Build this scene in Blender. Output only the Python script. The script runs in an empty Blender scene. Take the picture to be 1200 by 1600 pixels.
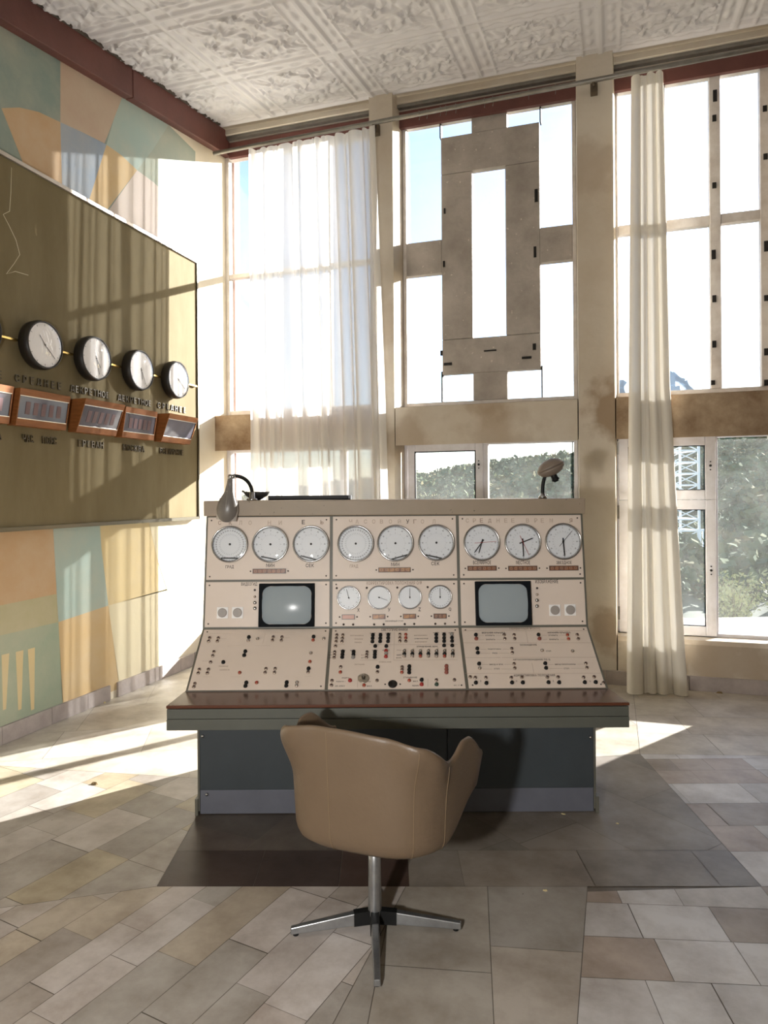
import bpy, bmesh, math, random
import numpy as np
from mathutils import Matrix, Vector
random.seed(7)
S = bpy.context.scene
COL = S.collection
# ------------------------------------------------------------------ camera
F, CX, YH, H, ROLL = 1100.0, 600.0, 772.0, 1.7, 0.007
TH = math.atan(.323)
CT, ST = math.cos(TH), math.sin(TH)
CAM = (3.9947, -6.8239)          # camera position in the room (x = 0 left wall, y = 0 window wall)
cam = bpy.data.cameras.new('camera')
camo = bpy.data.objects.new('camera', cam); COL.objects.link(camo)
cam.sensor_width = 36; cam.lens = F*36/1600; cam.shift_y = -(800-YH)/1600
camo.matrix_world = (Matrix.Translation((CAM[0], CAM[1], H)) @ Matrix.Rotation(TH, 4, 'Z')
                     @ Matrix.Rotation(math.pi/2, 4, 'X') @ Matrix.Rotation(-ROLL, 4, 'Z'))
cam.clip_start = .05; cam.clip_end = 2000
S.camera = camo
# ------------------------------------------------------------------ light
SUN_DIR = Vector((.65, 1, .41)).normalized()      # towards the sun
SUN_STRENGTH, SKY_STRENGTH, FLASH_W, EXPOSURE = 26.0, .42, 310.0, 0.0
vs = S.view_settings
vs.view_transform = 'Standard'; vs.look = 'None'; vs.gamma = 1; vs.use_curve_mapping = False
vs.exposure = EXPOSURE
w = bpy.data.worlds.new('sky'); S.world = w; w.use_nodes = True
nt = w.node_tree; nt.nodes.clear()
sky = nt.nodes.new('ShaderNodeTexSky'); sky.sky_type = 'NISHITA'; sky.sun_disc = False
sky.sun_elevation = math.asin(SUN_DIR.z); sky.sun_rotation = math.atan2(SUN_DIR.x, SUN_DIR.y)
sky.altitude = 1300; sky.air_density = 1.0; sky.dust_density = 2.3; sky.ozone_density = 1.2
bg = nt.nodes.new('ShaderNodeBackground'); bg.inputs[1].default_value = SKY_STRENGTH
wo = nt.nodes.new('ShaderNodeOutputWorld')
tint = nt.nodes.new('ShaderNodeVectorMath'); tint.operation = 'MULTIPLY'; tint.inputs[1].default_value = (.95, .99, 1.05)
nt.links.new(sky.outputs[0], tint.inputs[0]); nt.links.new(tint.outputs[0], bg.inputs[0]); nt.links.new(bg.outputs[0], wo.inputs[0])
sl = bpy.data.lights.new('sun', 'SUN'); sl.energy = SUN_STRENGTH; sl.angle = math.radians(.6); sl.color = (1, .995, .975)
so = bpy.data.objects.new('sun', sl); COL.objects.link(so)
so.rotation_euler = SUN_DIR.to_track_quat('Z', 'Y').to_euler(); so.location = (6, 8, 8)
fl = bpy.data.lights.new('photo_flash', 'SPOT'); fl.energy = FLASH_W; fl.spot_size = math.radians(150); fl.spot_blend = .6
fl.shadow_soft_size = .07; fl.color = (1, .98, .95)
fo = bpy.data.objects.new('photo_flash', fl); COL.objects.link(fo)

def cw(X, Y, z=0.0):             # metres right / ahead of the camera stand point -> room
    return Vector((CAM[0]+CT*X-ST*Y, CAM[1]+ST*X+CT*Y, z))
fo.location = cw(-.75, -.1, 1.55)
fo.rotation_euler = (cw(.1, 4, 1.0)-Vector(fo.location)).to_track_quat('-Z', 'Y').to_euler()
# ------------------------------------------------------------------ survey: sight lines onto the real planes of the place
def sight(px, py):
    a, b = (px-CX)/F, -(py-YH)/F
    c, s = math.cos(ROLL), math.sin(ROLL)
    return c*a+s*b, 1.0, -s*a+c*b
def rdir(px, py):
    X, Y, Z = sight(px, py); return Vector((CT*X-ST*Y, ST*X+CT*Y, Z))
O = Vector((CAM[0], CAM[1], H))
def on_back(px, py, y=0.0):
    d = rdir(px, py); return O+d*((y-O.y)/d.y)
def on_left(px, py, x=0.0):
    d = rdir(px, py); return O+d*((x-O.x)/d.x)
def on_floor(px, py, z=0.0):
    d = rdir(px, py); return O+d*((z-O.z)/d.z)
# ------------------------------------------------------------------ materials
MATS = {}
def srgb(h):
    h = h.lstrip('#'); v = [int(h[i:i+2], 16)/255 for i in (0, 2, 4)]
    return tuple(x/12.92 if x < .04045 else ((x+.055)/1.055)**2.4 for x in v)
def mat(name, col, rough=.6, metal=0, var=None, scale=4, amt=.5, bump=0, bscale=30, spec=.5, coat=0, attr=None, spots=None, stretch=None):
    if name in MATS: return MATS[name]
    if isinstance(col, str): col = srgb(col)
    m = bpy.data.materials.new(name); m.use_nodes = True; MATS[name] = m
    t = m.node_tree; N = t.nodes; Lk = t.links; b = N['Principled BSDF']
    b.inputs['Base Color'].default_value = (*col, 1); b.inputs['Roughness'].default_value = rough
    b.inputs['Metallic'].default_value = metal; b.inputs['Specular IOR Level'].default_value = spec
    b.inputs['Coat Weight'].default_value = coat
    tc = N.new('ShaderNodeTexCoord'); vec = tc.outputs['Object']
    if stretch:
        mp = N.new('ShaderNodeMapping'); mp.inputs['Scale'].default_value = stretch
        Lk.new(vec, mp.inputs[0]); vec = mp.outputs[0]
    cur = None
    if attr:
        a = N.new('ShaderNodeAttribute'); a.attribute_name = attr; cur = a.outputs['Color']
    if var is not None:
        if isinstance(var, str): var = srgb(var)
        n = N.new('ShaderNodeTexNoise'); n.inputs['Scale'].default_value = scale; n.inputs['Detail'].default_value = 8
        n.inputs['Roughness'].default_value = .65; Lk.new(vec, n.inputs['Vector'])
        r = N.new('ShaderNodeValToRGB'); r.color_ramp.elements[0].position = .38; r.color_ramp.elements[1].position = .68
        r.color_ramp.elements[0].color = (0, 0, 0, 1); r.color_ramp.elements[1].color = (amt,)*3+(1,)
        Lk.new(n.outputs['Fac'], r.inputs[0])
        x = N.new('ShaderNodeMix'); x.data_type = 'RGBA'; x.inputs[6].default_value = (*col, 1); x.inputs[7].default_value = (*var, 1)
        if cur:
            Lk.new(cur, x.inputs[6]); x.blend_type = 'MULTIPLY'
        Lk.new(r.outputs[0], x.inputs[0]); cur = x.outputs[2]
    if spots:                     # worn specks: (colour, scale, threshold)
        sc_, s_, th = spots
        n = N.new('ShaderNodeTexNoise'); n.inputs['Scale'].default_value = s_; n.inputs['Detail'].default_value = 5; Lk.new(vec, n.inputs['Vector'])
        r = N.new('ShaderNodeValToRGB'); r.color_ramp.elements[0].position = th; r.color_ramp.elements[1].position = th+.03
        r.color_ramp.elements[0].color = (0, 0, 0, 1); r.color_ramp.elements[1].color = (1, 1, 1, 1); Lk.new(n.outputs['Fac'], r.inputs[0])
        x = N.new('ShaderNodeMix'); x.data_type = 'RGBA'; x.inputs[6].default_value = (*col, 1); x.inputs[7].default_value = (*srgb(sc_), 1)
        if cur: Lk.new(cur, x.inputs[6])
        Lk.new(r.outputs[0], x.inputs[0]); cur = x.outputs[2]
    if cur: Lk.new(cur, b.inputs['Base Color'])
    if bump:
        n = N.new('ShaderNodeTexNoise'); n.inputs['Scale'].default_value = bscale; n.inputs['Detail'].default_value = 6; Lk.new(tc.outputs['Object'], n.inputs['Vector'])
        bp = N.new('ShaderNodeBump'); bp.inputs['Strength'].default_value = bump; bp.inputs['Distance'].default_value = .01
        Lk.new(n.outputs['Fac'], bp.inputs['Height']); Lk.new(bp.outputs[0], b.inputs['Normal'])
    return m
def glass(name, dirt=0.0, dcol='#d8d8d0', tint=(1, 1, 1), gloss=1.0):
    m = bpy.data.materials.new(name); m.use_nodes = True; MATS[name] = m
    t = m.node_tree; N = t.nodes; Lk = t.links; N.clear()
    out = N.new('ShaderNodeOutputMaterial'); tr = N.new('ShaderNodeBsdfTransparent'); tr.inputs[0].default_value = (*tint, 1)
    gl = N.new('ShaderNodeBsdfGlossy'); gl.inputs['Roughness'].default_value = .02
    fr = N.new('ShaderNodeFresnel'); ge = N.new('ShaderNodeNewGeometry'); ir = N.new('ShaderNodeMapRange')
    ir.inputs[3].default_value = 1.45; ir.inputs[4].default_value = 1/1.45; Lk.new(ge.outputs['Backfacing'], ir.inputs[0]); Lk.new(ir.outputs[0], fr.inputs[0])
    mm = N.new('ShaderNodeMath'); mm.operation = 'MULTIPLY'; mm.inputs[1].default_value = gloss; Lk.new(fr.outputs[0], mm.inputs[0])
    mx = N.new('ShaderNodeMixShader'); Lk.new(mm.outputs[0], mx.inputs[0]); Lk.new(tr.outputs[0], mx.inputs[1]); Lk.new(gl.outputs[0], mx.inputs[2])
    last = mx.outputs[0]
    if dirt:
        tc = N.new('ShaderNodeTexCoord'); n = N.new('ShaderNodeTexNoise'); n.inputs['Scale'].default_value = 2.2; n.inputs['Detail'].default_value = 9
        n.inputs['Roughness'].default_value = .7
        Lk.new(tc.outputs['Object'], n.inputs['Vector'])
        mr = N.new('ShaderNodeMapRange'); mr.inputs[1].default_value = .35; mr.inputs[2].default_value = .75; mr.inputs[3].default_value = dirt*.5; mr.inputs[4].default_value = dirt*1.6
        Lk.new(n.outputs['Fac'], mr.inputs[0])
        n2 = N.new('ShaderNodeTexNoise'); n2.inputs['Scale'].default_value = 60; n2.inputs['Detail'].default_value = 2; Lk.new(tc.outputs['Object'], n2.inputs['Vector'])
        r2 = N.new('ShaderNodeMapRange'); r2.inputs[1].default_value = .70; r2.inputs[2].default_value = .78; r2.inputs[4].default_value = .12; Lk.new(n2.outputs['Fac'], r2.inputs[0])
        ad = N.new('ShaderNodeMath'); ad.operation = 'ADD'; ad.use_clamp = True; Lk.new(mr.outputs[0], ad.inputs[0]); Lk.new(r2.outputs[0], ad.inputs[1])
        tl = N.new('ShaderNodeBsdfTranslucent'); tl.inputs[0].default_value = (*srgb(dcol), 1)
        m2 = N.new('ShaderNodeMixShader'); Lk.new(ad.outputs[0], m2.inputs[0]); Lk.new(last, m2.inputs[1]); Lk.new(tl.outputs[0], m2.inputs[2]); last = m2.outputs[0]
    Lk.new(last, out.inputs[0]); return m
def cloth(name, col, open_, trans=.6, edge=.9):
    m = bpy.data.materials.new(name); m.use_nodes = True; MATS[name] = m
    t = m.node_tree; N = t.nodes; Lk = t.links; N.clear()
    out = N.new('ShaderNodeOutputMaterial'); tr = N.new('ShaderNodeBsdfTransparent')
    df = N.new('ShaderNodeBsdfDiffuse'); tl = N.new('ShaderNodeBsdfTranslucent')
    df.inputs[0].default_value = (*srgb(col), 1); tl.inputs[0].default_value = (*srgb(col), 1)
    mx = N.new('ShaderNodeMixShader'); mx.inputs[0].default_value = trans; Lk.new(df.outputs[0], mx.inputs[1]); Lk.new(tl.outputs[0], mx.inputs[2])
    lw = N.new('ShaderNodeLayerWeight'); lw.inputs[0].default_value = .5     # a weave closes up when seen along the cloth
    mr = N.new('ShaderNodeMapRange'); mr.inputs[1].default_value = 0; mr.inputs[2].default_value = edge; mr.inputs[3].default_value = 1-open_; mr.inputs[4].default_value = 1
    Lk.new(lw.outputs['Facing'], mr.inputs[0])
    m2 = N.new('ShaderNodeMixShader'); Lk.new(mr.outputs[0], m2.inputs[0]); Lk.new(tr.outputs[0], m2.inputs[1]); Lk.new(mx.outputs[0], m2.inputs[2])
    Lk.new(m2.outputs[0], out.inputs[0]); return m
PLASTER = mat('cream_plaster', '#d3c9b9', .85, spec=.2, var='#b9a78d', scale=1.3, amt=.55, bump=.25, bscale=18)
def stains(m, spots, col):
    t = m.node_tree; N = t.nodes; Lk = t.links; b = N['Principled BSDF']; src = b.inputs['Base Color'].links[0].from_socket
    tc = N.new('ShaderNodeTexCoord'); n = N.new('ShaderNodeTexNoise'); n.inputs['Scale'].default_value = 5; n.inputs['Detail'].default_value = 7; Lk.new(tc.outputs['Object'], n.inputs['Vector'])
    for (x, y, z), rad, k in spots:
        d = N.new('ShaderNodeVectorMath'); d.operation = 'DISTANCE'; d.inputs[1].default_value = (x, y, z); Lk.new(tc.outputs['Object'], d.inputs[0])
        a = N.new('ShaderNodeMath'); a.operation = 'MULTIPLY_ADD'; a.inputs[1].default_value = rad*1.6; Lk.new(n.outputs['Fac'], a.inputs[0]); Lk.new(d.outputs['Value'], a.inputs[2])
        q = N.new('ShaderNodeMapRange'); q.inputs[1].default_value = rad*1.75; q.inputs[2].default_value = rad*1.35; q.inputs[4].default_value = k; Lk.new(a.outputs[0], q.inputs[0])
        x_ = N.new('ShaderNodeMix'); x_.data_type = 'RGBA'; x_.inputs[7].default_value = (*srgb(col), 1); Lk.new(q.outputs[0], x_.inputs[0]); Lk.new(src, x_.inputs[6]); src = x_.outputs[2]
    Lk.new(src, b.inputs['Base Color'])
stains(PLASTER, [((4.03, -.27, 2.45), .34, .75), ((3.95, -.27, .45), .22, .55), ((4.9, -.27, .28), .4, .4), ((2.9, -.27, 2.62), .3, .3), ((3.0, -.2, 2.1), .5, .35), ((5.4, -.27, 2.5), .3, .6), ((3.85, -.27, 4.6), .3, .3), ((1.87, -.27, 3.4), .35, .3), ((2.1, -.27, 2.2), .3, .35)], '#94795a')
BROWNST = mat('bare_brown_mortar', '#b8a286', .9, var='#7d6145', scale=2.6, amt=.95, bump=.8, bscale=14)
WHITEPL = mat('pale_plaster', '#e6dcc6', .85, var='#cdbd9e', scale=1.2, amt=.4, bump=.15, bscale=20)
CEILW = mat('ceiling_white', '#dbd8d8', .6, var='#c6c1bf', scale=.9, amt=.4)
CEILP = mat('ceiling_plaster', '#d6cdc0', .85, var='#a8987c', scale=1.6, amt=.5)
REDBEAM = mat('red_brown_paint', '#6b4038', .55, var='#4e2c27', scale=3, amt=.6, bump=.2)
FRAMEW = mat('worn_white_paint', '#e6e3e6', .45, var='#b8ada4', scale=5, amt=.4)
UPFRAME = mat('worn_beige_paint', '#dad3cc', .55, var='#a8998a', scale=6, amt=.5)
RUSTPAN = mat('weathered_grey_panel', '#bab1a7', .6, spec=.25, var='#938a80', scale=2.6, amt=.8, bump=.2, spots=('#d6cec2', 24, .68))
STEEL = mat('galvanised_steel', '#8f8b84', .4, .7, var='#6b655c', scale=8)
CHROME = mat('chrome', '#b4b4b4', .22, 1)
BRASS = mat('brass', '#d9b871', .25, 1)
BLACK = mat('black_plastic', '#161616', .5, spec=.25)
DARK = mat('dark_gap', '#1b1815', .8)
PINK = mat('pink_stone', '#b58b7c', .9, var='#8a6458', scale=5)
CONC = mat('concrete', '#777269', .9, var='#605c55', scale=2)
PANEC = glass('clear_pane', .012)
PANED = glass('dirty_pane', .028)
SHEER = cloth('sheer_white_cloth', '#eeebe6', .17, .5, .6)
CREAMC = cloth('cream_cloth', '#ece6da', .03, .06, .6)

# ------------------------------------------------------------------ mesh helper
class MB:
    def __init__(s): s.v = []; s.f = []; s.m = []; s.sm = []
    def add(s, vs, fs, mi=0, smooth=False):
        o = len(s.v); s.v += [tuple(v) for v in vs]
        for f in fs: s.f.append(tuple(i+o for i in f)); s.m.append(mi); s.sm.append(smooth)
        return s
    def box(s, x0, x1, y0, y1, z0, z1, mi=0):
        v = [(x, y, z) for z in (z0, z1) for y in (y0, y1) for x in (x0, x1)]
        return s.add(v, [(0, 2, 3, 1), (4, 5, 7, 6), (0, 1, 5, 4), (2, 6, 7, 3), (0, 4, 6, 2), (1, 3, 7, 5)], mi)
    def prism(s, poly, a0, a1, axis='x', mi=0):
        n = len(poly); mk = {'x': lambda a, p: (a, p[0], p[1]), 'y': lambda a, p: (p[0], a, p[1]), 'z': lambda a, p: (p[0], p[1], a)}[axis]
        v = [mk(a0, p) for p in poly]+[mk(a1, p) for p in poly]
        fs = [tuple(range(n)), tuple(range(2*n-1, n-1, -1))]+[(i, i+n, (i+1) % n+n, (i+1) % n) for i in range(n)]
        return s.add(v, fs, mi)
    def lathe(s, prof, seg=32, mi=0, mt=None, smooth=True, cap=True):     # prof: (r, z) about z
        v = []; fs = []; n = len(prof)
        for i in range(seg):
            a = 2*math.pi*i/seg
            v += [(r*math.cos(a), r*math.sin(a), z) for r, z in prof]
        for i in range(seg):
            j = (i+1) % seg
            fs += [(i*n+k, j*n+k, j*n+k+1, i*n+k+1) for k in range(n-1)]
        if cap:
            if prof[0][0] > 1e-6: fs.append(tuple(i*n for i in reversed(range(seg))))
            if prof[-1][0] > 1e-6: fs.append(tuple(i*n+n-1 for i in range(seg)))
        if mt: v = [mt @ Vector(p) for p in v]
        return s.add(v, fs, mi, smooth)
    def tube(s, pts, r, seg=10, mi=0, r1=None, smooth=True):
        pts = [Vector(p) for p in pts]; n = len(pts); v = []; fs = []
        up = Vector((0, 0, 1))
        d0 = (pts[1]-pts[0]).normalized()
        if abs(d0.dot(up)) > .9: up = Vector((1, 0, 0))
        for i, p in enumerate(pts):
            d = (pts[min(i+1, n-1)]-pts[max(i-1, 0)]).normalized()
            a = d.cross(up).normalized(); b = a.cross(d).normalized(); up = b
            rr = r if r1 is None else r+(r1-r)*i/(n-1)
            v += [p+a*rr*math.cos(2*math.pi*k/seg)+b*rr*math.sin(2*math.pi*k/seg) for k in range(seg)]
        for i in range(n-1):
            fs += [(i*seg+k, i*seg+(k+1) % seg, (i+1)*seg+(k+1) % seg, (i+1)*seg+k) for k in range(seg)]
        fs += [tuple(reversed(range(seg))), tuple((n-1)*seg+k for k in range(seg))]
        return s.add(v, fs, mi, smooth)
    def bar(s, p0, p1, w, h, mi=0, up=(0, 0, 1)):
        p0, p1 = Vector(p0), Vector(p1); d = (p1-p0).normalized(); up = Vector(up)
        if abs(d.dot(up)) > .98: up = Vector((1, 0, 0))
        a = d.cross(up).normalized(); b = a.cross(d).normalized()
        v = [p+a*w/2*sx+b*h/2*sy for p in (p0, p1) for sx, sy in ((-1, -1), (1, -1), (1, 1), (-1, 1))]
        return s.add(v, [(3, 2, 1, 0), (4, 5, 6, 7), (0, 1, 5, 4), (1, 2, 6, 5), (2, 3, 7, 6), (3, 0, 4, 7)], mi)
    def mesh(s, name, mats):
        me = bpy.data.meshes.new(name); me.from_pydata(s.v, [], s.f)
        for m in (mats if isinstance(mats, (list, tuple)) else [mats]): me.materials.append(m)
        me.polygons.foreach_set('material_index', s.m); me.polygons.foreach_set('use_smooth', s.sm)
        me.update()
        bm = bmesh.new(); bm.from_mesh(me); bmesh.ops.recalc_face_normals(bm, faces=bm.faces); bm.to_mesh(me); bm.free()
        return me
    def build(s, name, mats, parent=None, mtx=None, bevel=0, **kw):
        return link(name, s.mesh(name, mats), parent, mtx, bevel, **kw)
def link(name, me, parent=None, mtx=None, bevel=0, label=None, cat=None, group=None, kind=None):
    o = bpy.data.objects.new(name, me); COL.objects.link(o)
    if parent: o.parent = parent
    if mtx is not None: o.matrix_local = mtx
    if bevel:
        b = o.modifiers.new('bevel', 'BEVEL'); b.width = bevel; b.segments = 2; b.limit_method = 'ANGLE'
    tag(o, label, cat, group, kind); return o
def tag(o, label=None, cat=None, group=None, kind=None):
    if label: o['label'] = label
    if cat: o['category'] = cat
    if group: o['group'] = group
    if kind: o['kind'] = kind
    return o
def thing(name, loc, rz, label, cat, group=None):
    o = bpy.data.objects.new(name, None); COL.objects.link(o); o.empty_display_size = .1
    o.matrix_world = Matrix.Translation(loc) @ Matrix.Rotation(rz, 4, 'Z'); tag(o, label, cat, group); return o
def struct(name, mb, mats, parent=None, bevel=0):
    return mb.build(name, mats, parent, bevel=bevel, kind='structure' if parent is None else None)
def text_mesh(body, size, mi_mat, extrude=.0015, sx=1.0, spacing=1.0, bold=0.0):
    c = bpy.data.curves.new('t', 'FONT'); c.body = body; c.size = size; c.extrude = extrude; c.align_x = 'CENTER'; c.align_y = 'CENTER'
    c.space_character = spacing; c.offset = bold; c.resolution_u = 2
    o = bpy.data.objects.new('t', c); COL.objects.link(o); dg = bpy.context.evaluated_depsgraph_get(); dg.update()
    me = bpy.data.meshes.new_from_object(o.evaluated_get(dg)); bpy.data.objects.remove(o); bpy.data.curves.remove(c)
    for v in me.vertices: v.co.x *= sx
    me.materials.clear(); me.materials.append(mi_mat); me.name = 'lettering'; return me

# ================================================================== THE ROOM
CZ0, CK = 5.66, .145             # ceiling height at the window wall and its slope
def cz(y): return CZ0+CK*y
YB = -10.5                       # rear end of what is modelled
XR = 9.0
# ---- floor: irregular marble slabs
def clip(poly, a, b):            # keep left of a->b
    out = []; n = len(poly)
    def sd(p): return (b[0]-a[0])*(p[1]-a[1])-(b[1]-a[1])*(p[0]-a[0])
    for i in range(n):
        p, q = poly[i], poly[(i+1) % n]; sp, sq = sd(p), sd(q)
        if sp >= 0: out.append(p)
        if sp*sq < 0:
            t = sp/(sp-sq); out.append((p[0]+t*(q[0]-p[0]), p[1]+t*(q[1]-p[1])))
    return out
def ccw(poly):
    a = sum(poly[i][0]*poly[(i+1) % len(poly)][1]-poly[(i+1) % len(poly)][0]*poly[i][1] for i in range(len(poly)))
    return poly if a > 0 else poly[::-1]
fv, ff, fc = [], [], []
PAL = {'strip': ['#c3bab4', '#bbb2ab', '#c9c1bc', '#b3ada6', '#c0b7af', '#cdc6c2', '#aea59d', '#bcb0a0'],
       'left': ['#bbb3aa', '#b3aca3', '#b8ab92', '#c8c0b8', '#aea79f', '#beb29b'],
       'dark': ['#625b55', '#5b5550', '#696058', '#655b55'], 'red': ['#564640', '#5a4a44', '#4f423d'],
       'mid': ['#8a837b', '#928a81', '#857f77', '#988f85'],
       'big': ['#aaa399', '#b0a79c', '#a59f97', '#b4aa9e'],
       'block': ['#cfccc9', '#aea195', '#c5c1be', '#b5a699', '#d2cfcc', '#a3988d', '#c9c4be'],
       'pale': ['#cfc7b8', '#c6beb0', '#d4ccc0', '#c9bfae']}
def zone(poly, ang, w, l, pal, gap=.0013, rowlist=None):
    poly = ccw([(p[0], p[1]) for p in poly]); ca, sa = math.cos(ang), math.sin(ang)
    uv = [(x*ca+y*sa, -x*sa+y*ca) for x, y in poly]
    u0, u1 = min(p[0] for p in uv), max(p[0] for p in uv); v = min(p[1] for p in uv); v1 = max(p[1] for p in uv)
    while v < v1:
        wd = random.uniform(*w); u = u0-random.uniform(0, l[1])
        while u < u1:
            ln = random.uniform(*l)
            j = [random.uniform(-.0012, .0012) for _ in range(4)]
            q = [(u+gap+j[0], v+gap), (u+ln-gap+j[1], v+gap), (u+ln-gap+j[1], v+wd-gap), (u+gap+j[0], v+wd-gap)]
            q = [(a*ca-b*sa, a*sa+b*ca) for a, b in q]
            n = len(poly)
            for i in range(n):
                a, b = poly[i], poly[(i+1) % n]
                L_ = math.hypot(b[0]-a[0], b[1]-a[1]) or 1
                nx, ny = -(b[1]-a[1])/L_*gap, (b[0]-a[0])/L_*gap
                q = clip(q, (a[0]+nx, a[1]+ny), (b[0]+nx, b[1]+ny))
                if len(q) < 3: break
            if len(q) >= 3:
                o = len(fv); fv.extend((x, y, 0.0) for x, y in q); ff.append(tuple(range(o, o+len(q))))
                c = srgb(random.choice(PAL[pal])); k = random.uniform(.84, .96); fc.append(tuple(x*k for x in c))
            u += ln
        v += wd
fp = lambda px, py: tuple(on_floor(px, py))[:2]
A1 = math.atan2(.98, .18)
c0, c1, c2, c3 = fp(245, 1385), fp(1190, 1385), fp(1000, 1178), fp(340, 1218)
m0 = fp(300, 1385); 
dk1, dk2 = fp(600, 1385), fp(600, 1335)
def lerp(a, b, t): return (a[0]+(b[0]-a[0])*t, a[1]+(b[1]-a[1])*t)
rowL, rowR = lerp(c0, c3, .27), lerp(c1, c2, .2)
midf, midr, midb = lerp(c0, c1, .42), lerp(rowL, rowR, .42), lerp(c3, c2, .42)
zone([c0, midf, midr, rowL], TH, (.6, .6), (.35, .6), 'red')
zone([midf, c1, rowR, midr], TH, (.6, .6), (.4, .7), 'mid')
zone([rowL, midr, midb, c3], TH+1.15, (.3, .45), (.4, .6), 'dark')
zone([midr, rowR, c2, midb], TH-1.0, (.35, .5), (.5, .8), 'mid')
s1, s2 = fp(634, 1385), fp(520, 1600)
d_ = (s2[0]-s1[0], s2[1]-s1[1]); s3 = (s2[0]+d_[0]*2.5, s2[1]+d_[1]*2.5)
b1, b2 = fp(918, 1385), fp(902, 1600); e_ = (b2[0]-b1[0], b2[1]-b1[1]); b3 = (b2[0]+e_[0]*2.5, b2[1]+e_[1]*2.5)
zone([c0, s1, s3, (s3[0]-3, s3[1]-2), (-.1, -9), (-.1, -5.6)], A1, (.13, .19), (.3, .75), 'strip')
ll = fp(0, 1290)
zone([c0, (-.1, -5.6), (-.1, -3.4), c3], A1, (.2, .3), (.22, .55), 'left')
zone([s1, b1, b3, s3], TH+math.pi/2-.12, (.36, .46), (.4, .7), 'big')
r1 = fp(1190, 1385); rr = (r1[0]+6, r1[1]+2.2)
zone([b1, r1, rr, (rr[0], -10), b3], TH-.08, (.19, .30), (.22, .42), 'block')
zone([c1, rr, (XR, -.7), c2], TH+.0, (.18, .30), (.2, .45), 'block')
zone([(-.1, -3.4), c3, (c3[0], .3), (-.1, .3)], A1-.9, (.45, .6), (.6, 1.0), 'pale')
zone([c3, c2, (c2[0], .3), (c3[0], .3)], A1-.9, (.45, .6), (.6, 1.0), 'pale')
zone([c2, (XR, -.7), (XR, .3), (c2[0], .3)], TH-.1, (.40, .5), (.6, 1.0), 'pale')
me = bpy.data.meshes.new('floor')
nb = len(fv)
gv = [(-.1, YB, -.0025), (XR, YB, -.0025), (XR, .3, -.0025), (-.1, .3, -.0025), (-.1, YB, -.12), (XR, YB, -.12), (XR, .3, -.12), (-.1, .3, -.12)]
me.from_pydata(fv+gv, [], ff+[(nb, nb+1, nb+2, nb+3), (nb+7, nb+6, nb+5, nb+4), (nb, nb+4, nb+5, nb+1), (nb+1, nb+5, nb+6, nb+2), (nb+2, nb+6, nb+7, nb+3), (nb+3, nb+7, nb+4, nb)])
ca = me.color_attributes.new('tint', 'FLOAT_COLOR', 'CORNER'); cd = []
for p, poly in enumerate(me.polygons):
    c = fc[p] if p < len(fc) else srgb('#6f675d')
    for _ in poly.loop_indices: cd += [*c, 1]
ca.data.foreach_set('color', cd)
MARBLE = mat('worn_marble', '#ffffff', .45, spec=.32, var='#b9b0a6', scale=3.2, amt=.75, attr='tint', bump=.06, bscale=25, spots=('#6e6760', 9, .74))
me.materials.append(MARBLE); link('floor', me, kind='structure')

# ---- left wall with the painted mural
wl = MB(); SW = 12
def wl_poly(pts, mi, off):
    P = [on_left(*p) for p in pts]; q = [(p.y, p.z) for p in P]
    a = sum(q[i][0]*q[(i+1) % len(q)][1]-q[(i+1) % len(q)][0]*q[i][1] for i in range(len(q)))
    wl.add([(off, y, z) for y, z in q], [tuple(range(len(q)))], mi)
wl.prism([(YB, 0), (.12, 0), (.12, CZ0+.02), (YB, cz(YB)+.02)], -.2, 0, 'x', 0)
MUR = [WHITEPL]
def paint(name, c, v=None):
    m = mat('mural_'+name, c, .7, spec=.2, var=v or '#c9bda6', scale=2.2, amt=.35, bump=.08, bscale=25); MUR.append(m); return len(MUR)-1
teal = paint('teal', '#849289'); lteal = paint('pale_teal', '#a3b4ab'); tan = paint('orange_tan', '#bd9c76'); ochre = paint('ochre', '#c9ad80')
beige = paint('pink_beige', '#b8a28d'); lilac = paint('pale_lilac', '#d3c6bd'); blue = paint('grey_blue', '#95a1ae'); sage = paint('sage', '#a0aa9c')
straw = paint('straw', '#d3be8e'); sand = paint('sand', '#d6cbab'); olive = paint('olive', '#aea784'); moss = paint('moss', '#9aa691'); cream = paint('warm_cream', '#d8c3a4')
e = .0010
wl_poly([(-260, -120), (0, 30), (196, 139), (305, 238), (303, 420), (262, 800), (262, 830), (-260, 830)], teal, e)      # ground colour of the upper mural
wl_poly([(94, 85), (196, 138), (178, 185), (163, 224), (127, 206), (94, 191)], beige, 2*e)
wl_poly([(196, 139), (263, 195), (240, 232), (214, 266), (190, 243), (166, 226), (178, 185)], lteal, 2*e)
wl_poly([(2, 169), (30, 168), (60, 175), (94, 191), (97, 305), (45, 278)], tan, 2*e)
wl_poly([(94, 191), (127, 206), (166, 226), (136, 322), (97, 305)], blue, 2*e)
wl_poly([(166, 226), (190, 243), (214, 266), (158, 340), (136, 322)], ochre, 2*e)
wl_poly([(263, 195), (305, 237), (303, 390), (290, 348), (269, 314), (240, 285), (214, 266), (240, 232)], sage, 2*e)
wl_poly([(214, 266), (240, 285), (269, 314), (290, 348), (303, 392), (302, 420), (158, 345)], lilac, 2*e)
wl_poly([(-260, 815), (82, 815), (88, 928), (0, 946), (-260, 985)], tan, 2*e)
wl_poly([(82, 810), (155, 810), (158, 855), (169, 946), (91, 972)], lteal, 2*e)
wl_poly([(155, 808), (230, 805), (240, 850), (262, 922), (169, 946), (158, 855)], straw, 2*e)
wl_poly([(230, 805), (266, 803), (262, 890), (247, 880)], sand, 3*e)
wl_poly([(247, 880), (262, 880), (262, 926)], moss, 4*e)
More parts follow.
